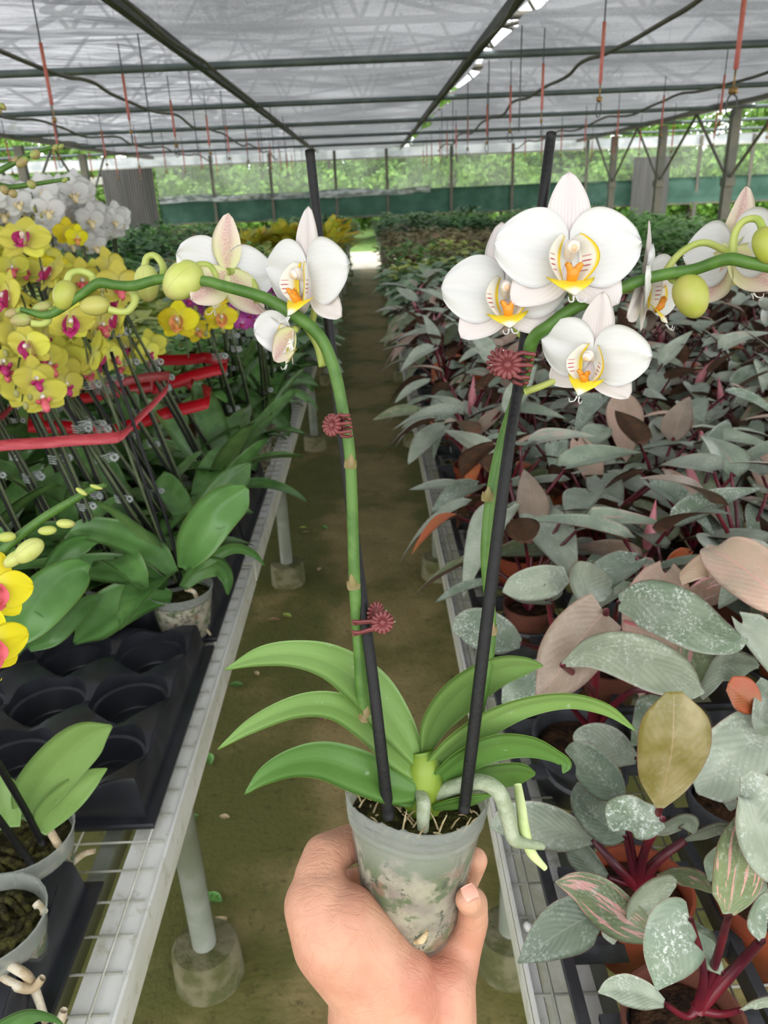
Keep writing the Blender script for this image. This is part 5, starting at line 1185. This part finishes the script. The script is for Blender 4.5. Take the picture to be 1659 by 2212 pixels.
for cx, cy, z, lab, pm in ((1668, 1925, .845, 'philodendron in a terracotta pot at the right edge under streaked leaves', 0), (1590, 1712, .845, 'philodendron of dark low leaves behind the olive-brown leaf', 3)):
    t = hp(cx, cy, z, lab, pm, 1.15); b0 = (cx, cy, z+.01)
    for q in range(5):
        a = q*1.26+.4; dx, dy = math.cos(a)*70, math.sin(a)*40
        hl(t, [(cx+dx*.5, cy+dy*.5-60, z+.10), (cx+dx, cy+dy-75, z+.12), (cx+dx*1.6, cy+dy*1.5-60, z+.10), (cx+dx*2.0, cy+dy*2-40, z+.08)], [20, 66, 60, 4], ('phd', 'phg', 'phd', 'ph', 'phd')[q], .8, .1, 0, [b0], .0045)
# ================================================================== FOLIAGE PLANTS FARTHER ALONG
def bush(seed, n, ll, lw, rad, h, mat, up=.5, droop=.5):
    r = np.random.default_rng(seed); mb = MB()
    for q in range(n):
        az = r.uniform(0, 2*PI); rr = rad*math.sqrt(r.uniform(.02, 1)); zz = h*(r.uniform(.25, 1.0))*(1-.45*(rr/rad)**2); c = np.array([rr*math.cos(az), rr*math.sin(az), zz]); a2 = az+r.uniform(-.8, .8); o_ = np.array([math.cos(a2), math.sin(a2), 0]); s_ = np.array([-o_[1], o_[0], 0]); e = r.uniform(up-.5, up+.5); L = ll*r.uniform(.7, 1.2)
        G = np.empty((5, 3, 3))
        for i in range(5):
            t = i/4; w = lw*L*(.15+math.sin(PI*(.1+.85*t)))
            for j in (-1, 0, 1): G[i, j+1] = c+o_*L*t*math.cos(e)+np.array([0, 0, L*t*math.sin(e)-droop*L*t*t+abs(j)*w*.25])+s_*j*w
        mb.add(G.reshape(-1, 3), gridfaces(5, 3), 0, guv(5, 3))
    return mb.mesh('foliage', [mat])
BU = {'green': [bush(1, 95, .12, .16, .20, .36, 'f_green'), bush(2, 95, .13, .14, .21, .40, 'f_green')], 'ivy': [bush(3, 90, .11, .30, .20, .26, 'f_ivy', .3), bush(4, 90, .12, .27, .20, .30, 'f_ivy', .2)],
      'var': [bush(5, 90, .10, .28, .19, .30, 'f_var', .4), bush(6, 90, .11, .24, .20, .27, 'f_var', .4)], 'crot': [bush(7, 60, .26, .12, .14, .36, 'f_crot', .9, .25), bush(8, 60, .24, .14, .15, .40, 'f_crot', .9, .25)],
      'red': [bush(9, 120, .06, .34, .20, .28, 'f_red', .4), bush(10, 120, .07, .30, .20, .30, 'f_red', .4)], 'dark': [bush(11, 90, .12, .24, .20, .42, 'f_dark', .6), bush(12, 90, .14, .20, .20, .38, 'f_dark', .6)]}
BDSC = {'green': 'bright green leafy plant', 'ivy': 'grey-green broad leaved plant', 'var': 'yellow-green variegated plant', 'crot': 'yellow and orange croton', 'red': 'small leaved russet plant', 'dark': 'dark green bushy plant'}
fpot = tpot('brownp', .075, .10)
def zone(xs, ys, fn, where, step):
    for j, y in enumerate(ys):
        for i, x in enumerate(xs):
            k = fn(x, y)
            if k is None or abs(x) > .52*y*.95+.5: continue
            t = empty({'crot': 'croton', 'red': 'russet_plant', 'var': 'variegated_plant'}.get(k, 'potted_plant'), (x+random.uniform(-.05, .05), y+random.uniform(-.05, .05), BZ+.01), f'{BDSC[k]} on {where}, {ordw(i)} from aisle in {ordw(j)} row', 'potted plant', f'{BDSC[k]}s on {where}')
            t.rotation_euler = (0, 0, random.uniform(0, 6.28)); s = random.uniform(.85, 1.12)*step; t.scale = (s, s, .82*s/(step**.65) if k != 'crot' else .8*s/step**.5)
            inst('pot', fpot, t); f = inst('foliage', random.choice(BU[k]), t, Matrix.Translation((0, 0, .06)))
ch = random.choice
zone(np.arange(.42, 2.2, .42), np.arange(5.0, 9.3, .44), lambda x, y: ('ivy' if y < 6.5 else ch(('var', 'green', 'ivy')) if y < 7.9 else ch(('red', 'red', 'var'))), 'the right bench', 1.3)
zone(np.arange(.46, 2.2, .50), np.arange(9.75, 17.2, .62), lambda x, y: ('red' if y < 12.5 else ch(('dark', 'red')) if y < 14 else ch(('dark', 'green'))), 'the far right bench', 1.5)
zone(np.arange(3.0, 4.4, .48), np.arange(3.4, 17.0, .58), lambda x, y: ('green' if y > 4.5 else ch(('green', 'dark'))) if not (y < 4.3 and x < 3.2) else None, 'the outer right bench', 1.55)
zone(-np.arange(.55, 1.9, .42), np.arange(3.75, 9.2, .44), lambda x, y: (('var' if x < -.8 else 'ivy') if y < 4.9 else 'ivy' if y < 8.2 and x > -1.1 else 'var' if y < 6.5 else ch(('ivy', 'green')) if y < 7.6 else ch(('red', 'green', 'var'))), 'the left bench', 1.3)
zone(-np.arange(.55, 1.9, .48), np.arange(9.4, 17.2, .60), lambda x, y: ('crot' if 9.9 < y < 11.6 and x > -1.7 else ch(('dark', 'var')) if y < 13 else ch(('dark', 'green'))), 'the far left bench', 1.4)
zone(-np.arange(2.65, 4.4, .50), np.arange(3.4, 17.0, .62), lambda x, y: ('var' if 4.5 < y < 7 else ch(('green', 'dark')) if y < 9 else ch(('red', 'dark', 'green'))), 'the outer left bench', 1.5)
zone(-np.arange(.78, 1.9, .36), np.arange(2.75, 3.7, .40), lambda x, y: ('var' if y > 3.2 else 'green') if x > -1.0 or y > 3.5 else None, 'the near left bench', 1.1)
# black trays at the right end of the view
o = bpy.data.objects.new('pot_tray', TRAY); COL.objects.link(o); o.location = (2.32, 4.05, BZ+.012); o.scale = (1.1, 1.1, 1); tag(o, 'empty black tray at the right edge of view, beyond the philodendrons', 'tray')
# ================================================================== LITTER ON THE AISLE FLOOR
lm = {k: sheet(MB(), uvgrid(8, 5, lambda t, v: (v*.30*math.sin(PI*min(.98, .05+.92*t)), t-.5, .05*math.sin(3*t)+.06*abs(v))), .01).mesh('fallen_leaf', [k]) for k in ('f_var', 'f_green', 'f_red', 'fleck')}
for i, (x, y, mt, s) in enumerate(((410,1770,'f_green',.05),(555,1455,'fleck',.03),(648,1222,'f_green',.045),(448,1398,'f_var',.04),(462,1940,'f_green',.05),(485,1765,'fleck',.03),(470,1995,'fleck',.05),(545,1570,'f_red',.04),(700,1140,'f_green',.05),(655,1140,'f_var',.04),(620,1330,'f_var',.045),(510,1480,'f_green',.05),(425,1900,'f_red',.035),(590,1340,'f_red',.05),(450,1640,'f_green',.06),(690,1230,'fleck',.03),(660,1150,'f_red',.04))):
    c = onz(x, y, .006); o = bpy.data.objects.new('fallen_leaf', lm[mt]); COL.objects.link(o); o.location = c; o.scale = (s, s, s); o.rotation_euler = (0, 0, random.uniform(0, 6))
    tag(o, 'small fallen leaf lying on the damp mossy aisle floor', 'leaf', 'fallen leaves on the aisle floor')
o = bpy.data.objects.new('fallen_flower', FM[0][0]); COL.objects.link(o); o.location = onz(702, 1547, .015); o.scale = (.022, .022, .022); o.rotation_euler = (-.5, .3, 1); tag(o, 'fallen magenta orchid flower on the aisle floor', 'flower')
# ================================================================== LIGHT
w = bpy.data.worlds.new('sky'); SC.world = w; w.use_nodes = True; nt = w.node_tree
bg = nt.nodes['Background']; bg.inputs[0].default_value = (.97, .985, 1.0, 1); bg.inputs[1].default_value = 3.2
vs = SC.view_settings; vs.view_transform = 'Standard'; vs.look = 'None'; vs.exposure = 0.0; vs.gamma = 1.0; vs.use_curve_mapping = False
c = SC.cycles; c.max_bounces = 6; c.diffuse_bounces = 3; c.glossy_bounces = 2; c.transmission_bounces = 4; c.transparent_max_bounces = 12; c.caustics_reflective = False; c.caustics_refractive = False
c.use_denoising = True
